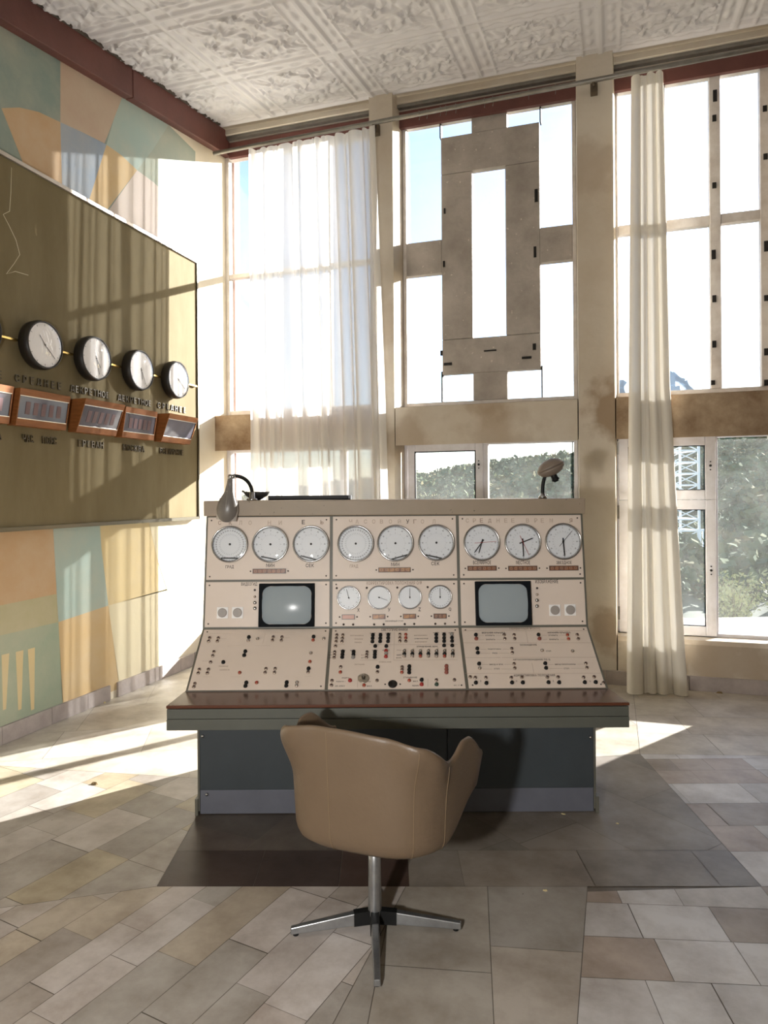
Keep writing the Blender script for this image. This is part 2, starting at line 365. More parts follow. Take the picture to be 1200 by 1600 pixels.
wl_poly([(91, 972), (169, 946), (187, 1075), (98, 1115)], ochre, 2*e)
wl_poly([(169, 946), (262, 920), (258, 1055), (187, 1080)], sand, 2*e)
wl_poly([(-260, 985), (0, 946), (88, 928), (91, 972), (0, 993), (-260, 1040)], olive, 2*e)
wl_poly([(-260, 1040), (0, 993), (91, 972), (99, 1118), (0, 1160), (-260, 1265)], moss, 2*e)
for x0, x1, x2 in ((2, 14, 6), (24, 36, 30), (43, 54, 50)):
    wl_poly([(x0, 1024-x0*.22), (x1, 1021-x0*.22), (x2+3, 1108), (x2-2, 1110)], straw, 3*e)
struct('wall_left', wl, MUR)
BSTONE = mat('grey_pink_marble', '#b3a8a2', .45, var='#8b807a', scale=6, amt=.6)
bl = MB()
ys = [on_floor(px, 0*px+1164-.412*px).y for px in (-60, 0, 66, 118, 152)]
def base_run(y0, y1, x=.022): bl.box(.0035, x, y0+.002, y1-.002, .002, .125)
pts = [-6.9, -6.1, -5.2, -4.5, -3.75, -3.05, -2.6, -2.22, -1.955]
for a, b in zip(pts, pts[1:]): base_run(a, b)
pts = [-1.86, -1.35, -.95, -.72]
for a, b in zip(pts, pts[1:]): base_run(a, b)
for a, b in ((-.70, -.36), (-.35, -.03)): base_run(a, b, .018)
struct('baseboard_left', bl, BSTONE)

# ---- ceiling: plain slab plus pressed relief tiles
cm = MB(); cm.prism([(YB, cz(YB)+.02), (.15, CZ0+.022+.15*CK), (.15, CZ0+.22), (YB, cz(YB)+.2)], -.2, XR, 'x', 0)
struct('ceiling', cm, CEILP)
XB = [-.375+1.077*i for i in range(0, 9)]     # band centres in x
YBd = [-.2-1.0*i-.04 for i in range(0, 8)]     # band centres in y
x = np.arange(.0, 6.2, .0125); y = np.arange(-5.6, -.235, .0125)
gx, gy = np.meshgrid(x, y)
px_ = (gx-XB[0]) % 1.077; py_ = (-gy-.24) % 1.0
u = np.minimum(px_, 1.077-px_); v_ = np.minimum(py_, 1.0-py_)      # distance to the nearest band axis
bw = .155
def ridge(d, c, w_): return np.clip(1-np.abs(d-c)/w_, 0, 1)
h = np.zeros_like(gx)
inx, iny = u < bw, v_ < bw*.92
h += .018*np.maximum(np.clip((.03-u)/.008, 0, 1), np.clip((.028-v_)/.008, 0, 1))
h = np.maximum(h, .020*ridge(u, bw, .018)); h = np.maximum(h, .020*ridge(v_, bw*.92, .018))
# small leaf cartouches inside the bands
cart = lambda a, b, s: np.clip(np.cos(a*2*np.pi/s)*.5+np.cos(b*2*np.pi/.105)*.9-.2, 0, 1)
bandm = ((inx & (u > .036)) | (iny & (v_ > .036)))
h = np.where(bandm & inx & ~iny, np.maximum(h,   .018*cart(gy, u-.09, .17)), h)
h = np.where(bandm & iny & ~inx, np.maximum(h, .018*cart(gx, v_-.085, .17)), h)
# leaf rosettes in the fields
fieldm = (~inx) & (~iny)
fx, fy = (px_-bw)/(1.077-2*bw), (py_-bw*.92)/(1.0-2*bw*.92)
ros = np.zeros_like(gx)
for cxr, cyr, k, rr_, ph in ((.25, .25, 5, .27, .3), (.75, .25, 5, .27, 1.1), (.25, .75, 5, .27, 2.0), (.75, .75, 5, .27, .9), (.5, .5, 4, .25, .78), (.5, .04, 6, .2, 0), (.5, .96, 6, .2, 0), (.03, .5, 6, .2, 0), (.97, .5, 6, .2, 0)):
    dx, dy = fx-cxr, fy-cyr; r_ = np.hypot(dx, dy)/rr_; a_ = np.arctan2(dy, dx)+ph
    pet = np.clip(np.cos(k*a_/1.0+.8*np.sin(6*r_))*1.4, 0, 1)*np.clip(1.15-r_, 0, 1)*np.clip(r_*4, 0, 1)
    vein = 1-.35*np.exp(-(np.sin(k*a_/2)/.16)**2)
    ros = np.maximum(ros, pet*vein); ros = np.maximum(ros, np.clip(1-r_*7, 0, 1))
swirl = np.clip(np.sin(31*fx+7*np.sin(9*fy))*np.sin(29*fy+6*np.sin(8*fx)), 0, 1)*.45
h = np.where(fieldm, np.maximum(h, .042*np.maximum(ros, swirl)), h)
gz = CZ0+CK*gy-.006-h
ny_, nx_ = gx.shape
vv = np.stack([gx, gy, gz], -1).reshape(-1, 3)
idx = np.arange(ny_*nx_).reshape(ny_, nx_)
q = np.stack([idx[:-1, :-1], idx[1:, :-1], idx[1:, 1:], idx[:-1, 1:]], -1).reshape(-1, 4)
me = bpy.data.meshes.new('ceiling_tiles'); me.vertices.add(len(vv)); me.vertices.foreach_set('co', vv.ravel())
me.loops.add(q.size); me.loops.foreach_set('vertex_index', q.ravel().astype(np.int32)); me.polygons.add(len(q))
me.polygons.foreach_set('loop_start', np.arange(0, q.size, 4, dtype=np.int32)); me.polygons.foreach_set('loop_total', np.full(len(q), 4, dtype=np.int32))
me.polygons.foreach_set('use_smooth', np.ones(len(q), dtype=bool)); me.update(); me.validate(); me.materials.append(CEILW)
tr = link('trim_1', me, kind='structure')
# red-brown edge beams under the ceiling
bm_ = MB()
def beam(ya, yb):
    bm_.prism([(ya, cz(ya)-.275), (yb, cz(yb)-.275), (yb, cz(yb)-.02), (ya, cz(ya)-.02)], .0, .085, 'x', 0)
beam(-6.9, -1.70); struct('trim_2', bm_, REDBEAM, bevel=.006)
bm_ = MB(); beam(-1.69, -.02); struct('trim_3', bm_, REDBEAM, bevel=.006)

gm_ = MB()
for a, b in zip(np.arange(-6.9, -.3, .3), np.arange(-6.6, -.0, .3)): gm_.prism([(a, cz(a)-.026), (b, cz(b)-.026), (b, cz(b)-.004), (a, cz(a)-.004)], .086, .098+random.uniform(0, .014), 'x')
struct('trim_10', gm_, mat('grimy_plaster', '#5b5046', .9, var='#3a332b', scale=9, amt=.8))
# ---- window wall
X1a, X1b = .06, 1.70             # first window
X2a, X2b = 2.04, 3.69
X3a, X3b = 4.05, 5.42
FY, BY = -.27, .04               # room face and outer face
ZL0, ZL1, ZU0, ZU1 = .42, 2.19, 2.57, 5.39
wb = MB()
lint = 5.50
for a, b, fa, fb in ((1.72, 2.02, 1.75, 1.99), (3.70, 4.05, 3.72, 4.03)):        # pilasters, splayed reveals
    wb.prism([(a, BY), (b, BY), (b, 0), (fb, FY), (fa, FY), (a, 0)], 0, CZ0-.03, 'z', 0)
def spandrel(a, b, mi):
    wb.prism([(BY, ZL1), (BY, ZU0), (0, ZU0), (FY, ZU0-.03), (FY, ZL1-.02), (0, ZL1+.02)], a, b, 'x', mi)
spandrel(0, 1.74, 1); spandrel(2.0, 3.71, 0); spandrel(4.04, X3b+.1, 1)
for a, b in ((0, 1.74), (2.0, 3.71), (4.04, X3b+.1)):
    wb.prism([(BY, 0), (BY, ZL0), (0, ZL0), (FY+.03, ZL0+.005), (FY, ZL0-.03), (FY, 0)], a, b, 'x', 0)
    wb.prism([(BY, ZU1+.01), (BY, CZ0-.02), (-.16, CZ0-.045), (-.16, 5.56), (-.05, 5.5), (-.05, ZU1+.01)], a, b, 'x', 0)
wb.box(X3b, XR, FY, BY, 0, CZ0-.06, 0)
struct('wall_back', wb, [PLASTER, BROWNST])
wr = MB(); wr.prism([(YB, 0), (.12, 0), (.12, CZ0-.05), (YB, cz(YB)-.01)], XR, XR+.2, 'x', 0); struct('wall_right', wr, [PLASTER])
wq_ = MB(); wq_.box(-.2, XR, YB-.2, YB, 0, cz(YB)-.01); struct('wall_rear', wq_, [PLASTER])
for n, (a, b) in enumerate(((.09, 1.745), (1.995, 3.715), (4.035, X3b))):
    m_ = MB(); m_.box(a, b, -.10, -.055, 5.338, 5.50); struct('trim_%d' % (4+n), m_, REDBEAM, bevel=.003)
    m_ = MB(); m_.box(a, b, -.15, -.10, 5.515, 5.545); struct('trim_%d' % (7+n), m_, STEEL)
bb = MB()
for a, b in ((.05, .9), (.9, 1.8), (1.8, 2.7), (2.7, 3.3), (3.3, 3.93), (3.93, 4.62), (4.62, 5.23), (5.23, 6.1), (6.1, 7.0), (7.0, 8.0)):
    bb.box(a+.002, b-.002, FY-.022, FY-.0005, .002, .125)
struct('baseboard_back', bb, BSTONE)
def window(n, label=None):
    o = bpy.data.objects.new('window_%d' % n, None); COL.objects.link(o); o['kind'] = 'structure'; return o
def ring(x0, x1, z0, z1, t, y0, y1, mb=None):
    mb = mb or MB()
    mb.box(x0, x0+t, y0, y1, z0, z1); mb.box(x1-t, x1, y0, y1, z0, z1)
    mb.box(x0+t, x1-t, y0, y1, z0, z0+t); mb.box(x0+t, x1-t, y0, y1, z1-t, z1); return mb
def pane(par, x0, x1, z0, z1, y, m):
    MB().box(x0, x1, y-.002, y+.002, z0, z1).build('pane', m, par)
ZT = 4.105
# W1 upper
W = window(1); fr = ring(X1a-.06, X1b+.02, ZU0, ZU1+.01, .045, -.03, .05)
fr.box(X1a-.015, X1b-.025, -.03, .05, ZT-.045, ZT); fr.box(1.20, 1.235, -.03, .05, ZU0+.045, ZT-.045); fr.box(1.20, 1.235, -.03, .05, ZT, ZU1-.035)
fr.build('frame', UPFRAME, W, bevel=.004)
pane(W, X1a-.015, 1.20, ZT, ZU1-.035, .01, PANEC); pane(W, X1a-.015, 1.20, ZU0+.045, ZT-.045, .01, PANEC)
pane(W, 1.235, X1b-.025, ZT, ZU1-.035, .01, PANEC); pane(W, 1.235, X1b-.025, ZU0+.045, ZT-.045, .01, PANEC)
MB().box(-.25, .065, .055, .17, 0, 5.45).build('outer_jamb', PINK, W)
# W1 lower
W = window(2); fr = ring(X1a-.06, X1b+.02, ZL0, ZL1+.02, .05, -.03, .05); fr.box(1.32, 1.39, -.03, .05, ZL0+.05, ZL1-.03); fr.build('frame', FRAMEW, W, bevel=.004)
pane(W, X1a-.01, 1.32, ZL0+.05, ZL1-.03, .01, PANED); pane(W, 1.39, X1b-.03, ZL0+.05, ZL1-.03, .01, PANED)
# W2 upper with the grey cross-shaped infill panels
W = window(3); fr = ring(X2a-.02, X2b+.01, ZU0, ZU1+.01, .035, -.03, .05); fr.build('frame', UPFRAME, W, bevel=.004)
bz = lambda px, py: on_back(px, py, -.035)
ox0, ox1 = bz(690, 400).x, bz(844, 400).x; ix0, ix1 = bz(738, 400).x, bz(790, 400).x
tz1, tz0 = bz(766, 203).z, bz(766, 262).z; lz1, lz0 = bz(766, 526).z, bz(766, 581).z
inf = MB(); yA, yB_ = -.035, .045
inf.box(ox0, ox1, yA, yB_, tz0, tz1); inf.box(ox0, ox1, yA, yB_, lz0, lz1)
inf.box(ox0, ix0, yA, yB_, lz1+.003, tz0-.003); inf.box(ix1, ox1, yA, yB_, lz1+.003, tz0-.003)
sx0, sx1 = ix0, ix1+.02
inf.box(sx0, sx1, yA, yB_, tz1, ZU1-.03); inf.box(sx0, sx1-.01, yA, yB_, ZU0+.035, lz0)
l1, l0 = bz(666, 377).z, bz(666, 429).z; r1_, r0 = bz(868, 353).z, bz(868, 408).z
inf.box(X2a+.015, ox0, yA, yB_, l0, l1); inf.box(ox1, X2b-.025, yA, yB_, r0, r1_)
inf.build('infill_panel', RUSTPAN, W, bevel=.006)
pane(W, X2a+.01, X2b-.02, ZU0+.03, ZU1-.02, .055, PANEC)
dm = MB()
for a in (ox0-.012, ox1+.003):
    dm.box(a, a+.012, -.036, .04, tz1+.002, ZU1-.03); dm.box(a, a+.012, -.036, .04, ZU0+.036, lz0+.03)
dm.build('dark_upright', DARK, W)
hw = MB()
for px, py, sx, sz in ((838, 306, .03, .12), (836, 394, .025, .10), (695, 330, .015, .05), (694, 413, .02, .06), (700, 569, .08, .025), (823, 559, .09, .022), (835, 542, .03, .06), (690, 552, .02, .05), (766, 548, .12, .012)):
    p = bz(px, py); hw.box(p.x-sx/2, p.x+sx/2, -.048, -.036, p.z-sz/2, p.z+sz/2)
hw.build('rusty_bracket', DARK, W)
def catches(W, x, zs, y=-.05):
    m_ = MB()
    for z in zs:
        for k, r in ((-.035, .006), (0, .011), (.035, .006)): m_.lathe([(r, 0), (r, .006), (0, .007)], 10, mt=Matrix.Translation((x, y, z+k)) @ Matrix.Rotation(math.pi/2, 4, 'X'))
    m_.build('latch_hole', DARK, W)
def sash(W, x0, x1, z0, z1, t, y0, y1, pm):
    s_ = ring(x0, x1, z0, z1, t, y0, y1).build('sash', FRAMEW, W, bevel=.006)
    gk = ring(x0+t-.006, x1-t+.006, z0+t-.006, z1-t+.006, .012, (y0+y1)/2-.012, (y0+y1)/2+.012).build('gasket', BLACK, s_)
    pane(s_, x0+t, x1-t, z0+t, z1-t, (y0+y1)/2, pm)
# W2 lower
W = window(4); fr = ring(X2a-.02, X2b+.01, ZL0, ZL1+.02, .035, -.03, .05); fr.box(2.80, 2.86, -.03, .05, ZL0+.035, ZL1-.015); fr.build('frame', FRAMEW, W, bevel=.004)
sash(W, X2a+.02, 2.815, ZL0+.02, ZL1+.0, .075, -.055, -.03, PANED); catches(W, 2.775, (1.98,), -.058)
pane(W, 2.86, X2b-.025, ZL0+.035, ZL1-.015, .0, PANED)
MB().box(3.648, 3.656, -.012, .012, ZL0+.035, ZL1-.015).build('gasket', BLACK, W)
# W3 upper
W = window(5); fr = ring(X3a-.02, X3b+.01, ZU0, ZU1+.01, .04, -.03, .05)
mx = [4.40, 4.475, 4.835, 4.925, 5.235, 5.325]
for a, b in zip(mx[::2], mx[1::2]): fr.box(a, b, -.04, .05, ZU0+.04, ZU1-.03)
tr_x = [X3a+.02, *mx, X3b-.03]
for a, b in zip(tr_x[::2], tr_x[1::2]): fr.box(a, b, -.03, .05, ZT-.05, ZT+.035); pane(W, a, b, ZU0+.04, ZT-.05, .01, PANEC); pane(W, a, b, ZT+.035, ZU1-.03, .01, PANEC)
fr.build('frame', UPFRAME, W, bevel=.005)
hb = MB()
for px, py, sz in ((1117, 150, .10), (1116, 185, .055), (1116, 290, .05), (1115, 398, .08), (1116, 467, .06), (1116, 538, .06), (1114, 598, .04), (1195, 170, .05), (1196, 245, .05), (1197, 385, .09), (1197, 466, .05), (1197, 550, .06), (1197, 598, .05)):
    p = on_back(px, py, -.04); hb.box(p.x-.016, p.x+.016, -.05, -.0405, p.z-sz/2, p.z+sz/2)
hb.build('hinge', DARK, W)
# W3 lower
W = window(6); fr = ring(X3a-.02, X3b+.01, ZL0, ZL1+.02, .03, -.03, .05); fr.box(4.84, 4.885, -.03, .05, ZL0+.03, ZL1-.01)
zm = on_back(1050, 781, -.05).z
fr.build('frame', FRAMEW, W, bevel=.004)
sash(W, X3a+.005, 4.865, zm+.001, ZL1+.005, .085, -.07, -.03, PANED); sash(W, X3a+.005, 4.865, ZL0+.01, zm-.001, .085, -.07, -.03, PANED)
catches(W, 4.822, (on_back(1113, 728).z, on_back(1113, 890).z), -.073)
pane(W, 4.885, X3b-.02, ZL0+.03, ZL1-.01, .0, PANED)
hh = MB()
for py in (700, 745, 800, 957): z = on_back(967, py, -.06).z; hh.box(X3a-.012, X3a+.012, -.085, -.071, z-.06, z+.06)
hh.build('hinge', STEEL, W)

# ================================================================== OUTSIDE
def hill_z(r, a):
    e_ = .045+.12*(a-.036); crest = 1.7+(e_-.016)*230
    t = min(max((r-32)/190, 0), 1); t = .25*t+.75*t*t*(3-2*t)
    return -2.7+(crest+2.7-3.0)*t+.5*math.sin(r*.11+a*9)+.4*math.sin(a*31+r*.05)
hb_ = MB(); NR, NA = 70, 90
hv = []
for i in range(NR+1):
    r = 9.5+(i/NR)**1.5*260
    for j in range(NA+1):
        a = -1.1+2.6*j/NA; n_ = math.sqrt(1+a*a)
        z = hill_z(r, a) if r > 13 else -.45-(r-9.5)*.6
        p = cw(a*r, r, z); hv.append(p)
hb_.add(hv, [(i*(NA+1)+j, i*(NA+1)+j+1, (i+1)*(NA+1)+j+1, (i+1)*(NA+1)+j) for i in range(NR) for j in range(NA)], 0, True)
GRASS = mat('dry_meadow', '#434c34', .95, var='#2f3927', scale=.35, amt=.9, bump=1, bscale=3)
hb_.build('hillside', GRASS, label='green terraced hillside behind the window wall', cat='hill', kind='stuff')
# woodland canopy, far beyond counting
rng = np.random.default_rng(3)
pal = np.array([srgb(c) for c in ('#56644a', '#616d4f', '#70744f', '#7d7653', '#4e5c44', '#667150')])
NC, NL = 7000, 60
ca_ = rng.uniform(-.75, 1.0, NC); cr_ = 24+205*rng.random(NC)**.85
cs_ = rng.uniform(.8, 1.8, NC)*(.5+.9*(cr_/230))
cp_ = np.array([tuple(cw(a*r, r, hill_z(r, a)+s_*.45)) for a, r, s_ in zip(ca_, cr_, cs_)])
d0 = rng.normal(size=(NC, NL, 3)); d0 /= np.linalg.norm(d0, axis=2, keepdims=True)
lump = 1+.22*np.sin(d0@rng.normal(size=(3,))*4+rng.uniform(0, 6, (NC, 1)))
ctr = cp_[:, None, :]+d0*(cs_[:, None]*lump*rng.uniform(.55, 1.05, (NC, NL)))[..., None]*np.array([1, 1, .85])
t1 = rng.normal(size=(NC, NL, 3)); t1 /= np.linalg.norm(t1, axis=2, keepdims=True)
t2 = np.cross(t1, d0+.3*rng.normal(size=(NC, NL, 3))); t2 /= np.linalg.norm(t2, axis=2, keepdims=True)+1e-9
sz = (cs_[:, None]*rng.uniform(.20, .42, (NC, NL)))[..., None]
LV = np.stack([ctr-t1*sz, ctr+t2*sz*.8, ctr+t1*sz, ctr-t2*sz*.8], 2).reshape(-1, 3)
nq = NC*NL
me = bpy.data.meshes.new('woodland'); me.vertices.add(len(LV)); me.vertices.foreach_set('co', LV.ravel())
me.loops.add(nq*4); me.loops.foreach_set('vertex_index', np.arange(nq*4, dtype=np.int32)); me.polygons.add(nq)
me.polygons.foreach_set('loop_start', np.arange(0, nq*4, 4, dtype=np.int32)); me.polygons.foreach_set('loop_total', np.full(nq, 4, dtype=np.int32)); me.update()
ca = me.color_attributes.new('tint', 'FLOAT_COLOR', 'CORNER')
cc = np.ones((NC, NL*4, 4)); cc[:, :, :3] = pal[rng.integers(len(pal), size=NC)][:, None, :]; ca.data.foreach_set('color', cc.ravel())
me.materials.append(mat('tree_crowns', '#ffffff', .95, var='#a0a68c', scale=.8, amt=.6, attr='tint', spec=.1))
link('woodland', me, label='dense woodland of rounded green crowns covering the hill outside', cat='woodland', kind='stuff')
# terrace slab and shrubs below the right window
MB().prism([tuple(cw(-6, 8.3))[:2], tuple(cw(9, 8.3))[:2], tuple(cw(9, 10.0))[:2], tuple(cw(-6, 9.3))[:2]], -.35, -.05, 'z').build('terrace_slab', CONC, label='pale concrete terrace edge outside the right window', cat='terrace', kind='structure')
LEAF = mat('shrub_leaves', '#8f9468', .8, var='#5f6a44', scale=6, amt=.8); STEM = mat('shrub_stems', '#5b4a38', .9)
def shrub(X, Y, z, hgt, label, seed, mesh=None):
    rnd = random.Random(seed); t_ = thing('shrub', cw(X, Y, z), rnd.uniform(0, 6), label, 'shrub', None)
    st = MB(); lf = MB()
    for k in range(14):
        a = rnd.uniform(0, 6.28); ln = hgt*rnd.uniform(.6, 1.05); sp = rnd.uniform(.15, .6)*hgt
        tip = Vector((math.cos(a)*sp, math.sin(a)*sp, ln)); st.tube([(0, 0, -.1), tip*.5+Vector((0, 0, .05)), tip], .012, 5, r1=.003)
        for q in range(55):
            c = tip*rnd.uniform(.3, 1)+Vector((rnd.gauss(0, .08), rnd.gauss(0, .08), rnd.gauss(0, .06)))*hgt*1.6
            d1 = Vector((rnd.gauss(0, 1), rnd.gauss(0, 1), rnd.gauss(0, 1))).normalized(); d2 = d1.orthogonal().normalized(); s_ = rnd.uniform(.018, .035)*(hgt/.6)
            lf.add([c-d1*s_, c+d2*s_*.5, c+d1*s_, c-d2*s_*.5], [(0, 1, 2, 3)])
    st.build('stem', STEM, t_); lf.build('foliage', LEAF, t_)
for i, (X, Y, hg, lb) in enumerate(((5.55, 11.2, .75, 'pale leafy shrub outside the right window, just right of the casement frame'), (6.5, 11.0, .95, 'pale leafy shrub at the far right edge of the right window'), (4.3, 12.4, 1.0, 'tall dry shrub seen through the lower casement pane'), (6.05, 12.2, .8, 'shrub standing between the two pale ones outside the right window'))):
    shrub(X, Y, -.55, hg, lb, 20+i)
# white lattice antenna tower
def tower():
    D = 38.0
    Xc = lambda px: (px-600)/F*D
    Zc = lambda py: H-(py-YH+3)/F*D
    base = cw(Xc(1058), D, -4.2); t_ = thing('antenna_tower', base, TH, 'white steel lattice antenna tower outside behind the cream curtain', 'tower')
    wht = mat('white_tower_paint', '#f0eeea', .5); loc = lambda px, py, dy=0: Vector((Xc(px)-Xc(1058), dy, Zc(py)+4.2))
    m_ = MB(); a, b = 1010, 1092; dep = 2.4
    for px in (a, (a+b)/2, b):
        for dy in (0, dep): m_.bar(loc(px, 868, dy), loc(px, 650, dy),   .11, .11)
    lv = list(range(650, 869, 18))
    for i, py in enumerate(lv):
        for dy in (0, dep):
            m_.bar(loc(a, py, dy), loc(b, py, dy), .07, .07)
            if i < len(lv)-1:
                for p0, p1 in ((a, (a+b)/2), ((a+b)/2, b)):
                    m_.bar(loc(p0, py, dy), loc(p1, lv[i+1], dy), .05, .05); m_.bar(loc(p1, py, dy), loc(p0, lv[i+1], dy), .05, .05)
        for px in (a, b): m_.bar(loc(px, py, 0), loc(px, py, dep), .09, .09)
    m_.build('lattice_mast', wht, t_)
    p_ = MB(); p_.box(loc(1000, 0).x, loc(1090, 0).x, -.2, dep+.2, loc(0, 890).z, loc(0, 866).z); p_.build('platform', mat('pink_white_paint', '#d9cbc4', .7), t_)
    l_ = MB()
    for px in (1000, 1015, 1030, 1045, 1060, 1075): l_.bar(loc(px+18, 888, 0), loc(px-18, 940, .6), .2, .1)
    l_.box(loc(1000, 0).x, loc(1085, 0).x, .3, 2.2, -1.2, loc(0, 925).z); l_.build('support_strut', wht, t_)
    d_ = MB(); d_.bar(loc(1104, 862), loc(1068, 920), .1, .1); d_.bar(loc(1112, 864), loc(1076, 922), .1, .1)
    for k in range(9): d_.bar(loc(1104-4*k, 862+6.4*k), loc(1112-4*k, 864+6.4*k), .06, .06)
    d_.build('ladder', wht, t_)
    g_ = MB(); g_.box(loc(1088, 0).x, loc(1110, 0).x, -.6, .8, loc(0, 864).z, loc(0, 861).z); g_.bar(loc(1088, 829), loc(1110, 829), .12, .12)
    for px in range(1090, 1111, 4): g_.bar(loc(px, 829), loc(px, 862), .07, .07)
    g_.build('railing', wht, t_)
    h_ = MB(); blu = mat('blue_grey_steel', '#b9c1cc', .5)
    h_.add([loc(1040, 650, .5), loc(1064, 650, .5), loc(1062, 581, .5), loc(1046, 572, .5), loc(1040, 650, 1.4), loc(1064, 650, 1.4), loc(1062, 581, 1.4), loc(1046, 572, 1.4)], [(0, 1, 2, 3), (7, 6, 5, 4), (0, 4, 5, 1), (1, 5, 6, 2), (2, 6, 7, 3), (3, 7, 4, 0)])
    for q0, q1 in (((1060, 580), (1096, 612)), ((1062, 588), (1080, 592)), ((1080, 592), (1088, 612)), ((1068, 600), (1076, 650)), ((1078, 612), (1098, 612)), ((1000, 640), (975, 600)), ((985, 640), (978, 590)), ((965, 620), (985, 592))): h_.bar(loc(*q0, .8), loc(*q1, .8), .25, .25)
    h_.build('boom', blu, t_)
tower()

# ================================================================== CURTAINS AND ROD
rl, rr_ = on_back(338, 239, -.40), on_back(1200, 73, -.40)
rz = (rl.z+rr_.z)/2
rod = thing('curtain_rod', (0.05, -.40, rz), 0, 'long grey steel curtain pipe running across all the windows below the ceiling', 'curtain rod')
sl_ = (rr_.z-rl.z)/(rr_.x-rl.x); rodz = lambda x: rl.z+sl_*(x-rl.x)
MB().tube([(rl.x-.05-.03, 0, rodz(rl.x-.03)-rz), (8.3, 0, rodz(8.35)-rz)], .021, 14).build('pipe', STEEL, rod)
for px, py in ((588, 192), (928, 132)):
    p = on_back(px, py, -.30); m_ = MB(); m_.box(p.x-.08, p.x-.02, .06, .128, rodz(p.x)-rz-.07, rodz(p.x)-rz+.03); m_.tube([(p.x-.05, .065, rodz(p.x)-rz-.01), (p.x-.05, -.005, rodz(p.x)-rz-.028)], .012); m_.build('bracket', mat('rusty_steel', '#6b5d4c', .7, .3, var='#3f352b', scale=30), rod)
def curtain(name, label, x_top, x_mid, x_bot, ztop, zbot, yb, n_f, amp, m, seed, floor=False, nz=60, ns=420):
    rnd = random.Random(seed); ph = [rnd.uniform(0, 6.28) for _ in range(8)]
    fq = [n_f*k for k in (.55, 1.0, 1.63, 2.3)]; am = [.5, 1.0, .55, .28]
    def warp(s): return s+.020*math.sin(2*math.pi*(2.1*s)+ph[5])+.012*math.sin(2*math.pi*5.3*s+ph[6])
    v = []
    for i in range(nz+1):
        t = i/nz; z0 = ztop
        for j in range(ns+1):
            s = j/ns; sw = warp(s)
            if t < .5: xa = x_top[0]+(x_mid[0]-x_top[0])*t*2; xb = x_top[1]+(x_mid[1]-x_top[1])*t*2
            else: xa = x_mid[0]+(x_bot[0]-x_mid[0])*(t*2-1); xb = x_mid[1]+(x_bot[1]-x_mid[1])*(t*2-1)
            f = sum(a_*math.sin(2*math.pi*q*sw+p_+.5*t*math.sin(3*q*s)) for q, a_, p_ in zip(fq, am, ph))
            g = sum(a_*math.cos(2*math.pi*q*sw+p_) for q, a_, p_ in zip(fq, am, ph))
            k = amp*(.75+.5*t)
            zt = rodz(xa+(xb-xa)*s)-.035-.014*abs(math.sin(2*math.pi*n_f*.45*s)) if ztop is None else ztop
            z = zt+(zbot-zt)*t
            yy = yb[0]+(yb[1]-yb[0])*t+k*f
            if floor and t > .9: yy -= .10*((t-.9)/.1)**2*(.7+.3*math.sin(7*s)); z = max(z, .006+.01*max(f, 0))
            v.append((xa+(xb-xa)*s+k*.55*g, yy, z))
    mb = MB(); mb.add(v, [(i*(ns+1)+j, i*(ns+1)+j+1, (i+1)*(ns+1)+j+1, (i+1)*(ns+1)+j) for i in range(nz) for j in range(ns)], 0, True)
    me = bpy.data.meshes.new(name); me.from_pydata(mb.v, [], mb.f); me.polygons.foreach_set('use_smooth', [True]*len(mb.f)); me.materials.append(m)
    return link(name, me, label=label, cat='curtain')
bx_ = lambda px, py, y=-.42: on_back(px, py, y).x
curtain('curtain', 'sheer white net curtain gathered across the left window', (bx_(392, 300), bx_(585, 300)), (bx_(396, 500), bx_(600, 500)), (bx_(398, 900), bx_(612, 900)), None, .12, (-.40, -.42), 11, .026, SHEER, 5)
curtain('curtain', 'narrow cream curtain bunched up and trailing on the floor at the right window', (bx_(990, 300), bx_(1040, 300)), (bx_(986, 640), bx_(1050, 640)), (bx_(982, 1000), bx_(1078, 1000)), None, 0.004, (-.40, -.40), 4, .030, CREAMC, 9, floor=True, ns=300)
hk = MB(); hk.tube([(math.sin(a)*.0265, 0, .0+math.cos(a)*.0265) for a in [i*.5 for i in range(-5, 6)]], .0022, 5); hk.tube([(.016, 0, -.021), (.010, 0, -.05), (-.006, 0, -.062), (-.014, 0, -.05)], .002, 5)
hkm = hk.mesh('curtain_hook', STEEL)
for i, (px, ln) in enumerate(((655, 0), (667, 0), (688, 0), (697, 0), (712, 0), (757, 0), (770, 0), (826, 0), (868, 0))):
    x = on_back(px, 170, -.4).x
    o = link('curtain_hook', hkm, None, Matrix.Translation((x, -.40, rodz(x))) @ Matrix.Rotation(random.uniform(-.1, .1)+math.pi/2, 4, 'Z'), label='bare wire curtain hook hanging on the pipe before the middle window', cat='curtain hook', group='bare hooks on the curtain pipe')

# ================================================================== WORLD CLOCK BOARD
BOARD = mat('olive_board', '#73674b', .75, spec=.10, var='#83775b', scale=2.0, amt=.6, stretch=(1, 2.2, .6), bump=.05, spots=('#8d7f60', 7, .73))
yb0, yb1, zb0, zb1 = -4.9, -.705, 1.49, 4.02
bo = thing('clock_board', (0.0045, yb1, zb0), 0, 'large olive green world clock board mounted on the mural wall', 'board')
MB().box(0, .055, yb0-yb1, 0, 0, zb1-zb0).build('panel', BOARD, bo)
fm = MB(); fm.box(.0, .07, .0005, .018, -.012, zb1-zb0+.0); fm.box(0, .07, yb0-yb1, .018, -.03, -.0005)
fm.build('frame', mat('dark_olive_metal', '#4c4532', .4, .4), bo)
MB().box(0, .075, yb0-yb1, .018, zb1-zb0+.0005, zb1-zb0+.028).build('top_rail', mat('grey_metal_rail', '#b8b0a5', .35, .8), bo)
MB().box(.056, .062, -2.8, -.5, .16, .18).build('ledge', mat('dark_olive_metal', '#4c4532'), bo) if False else None
LETM = mat('raised_bronze_letter', '#4b3f28', .45, .2)
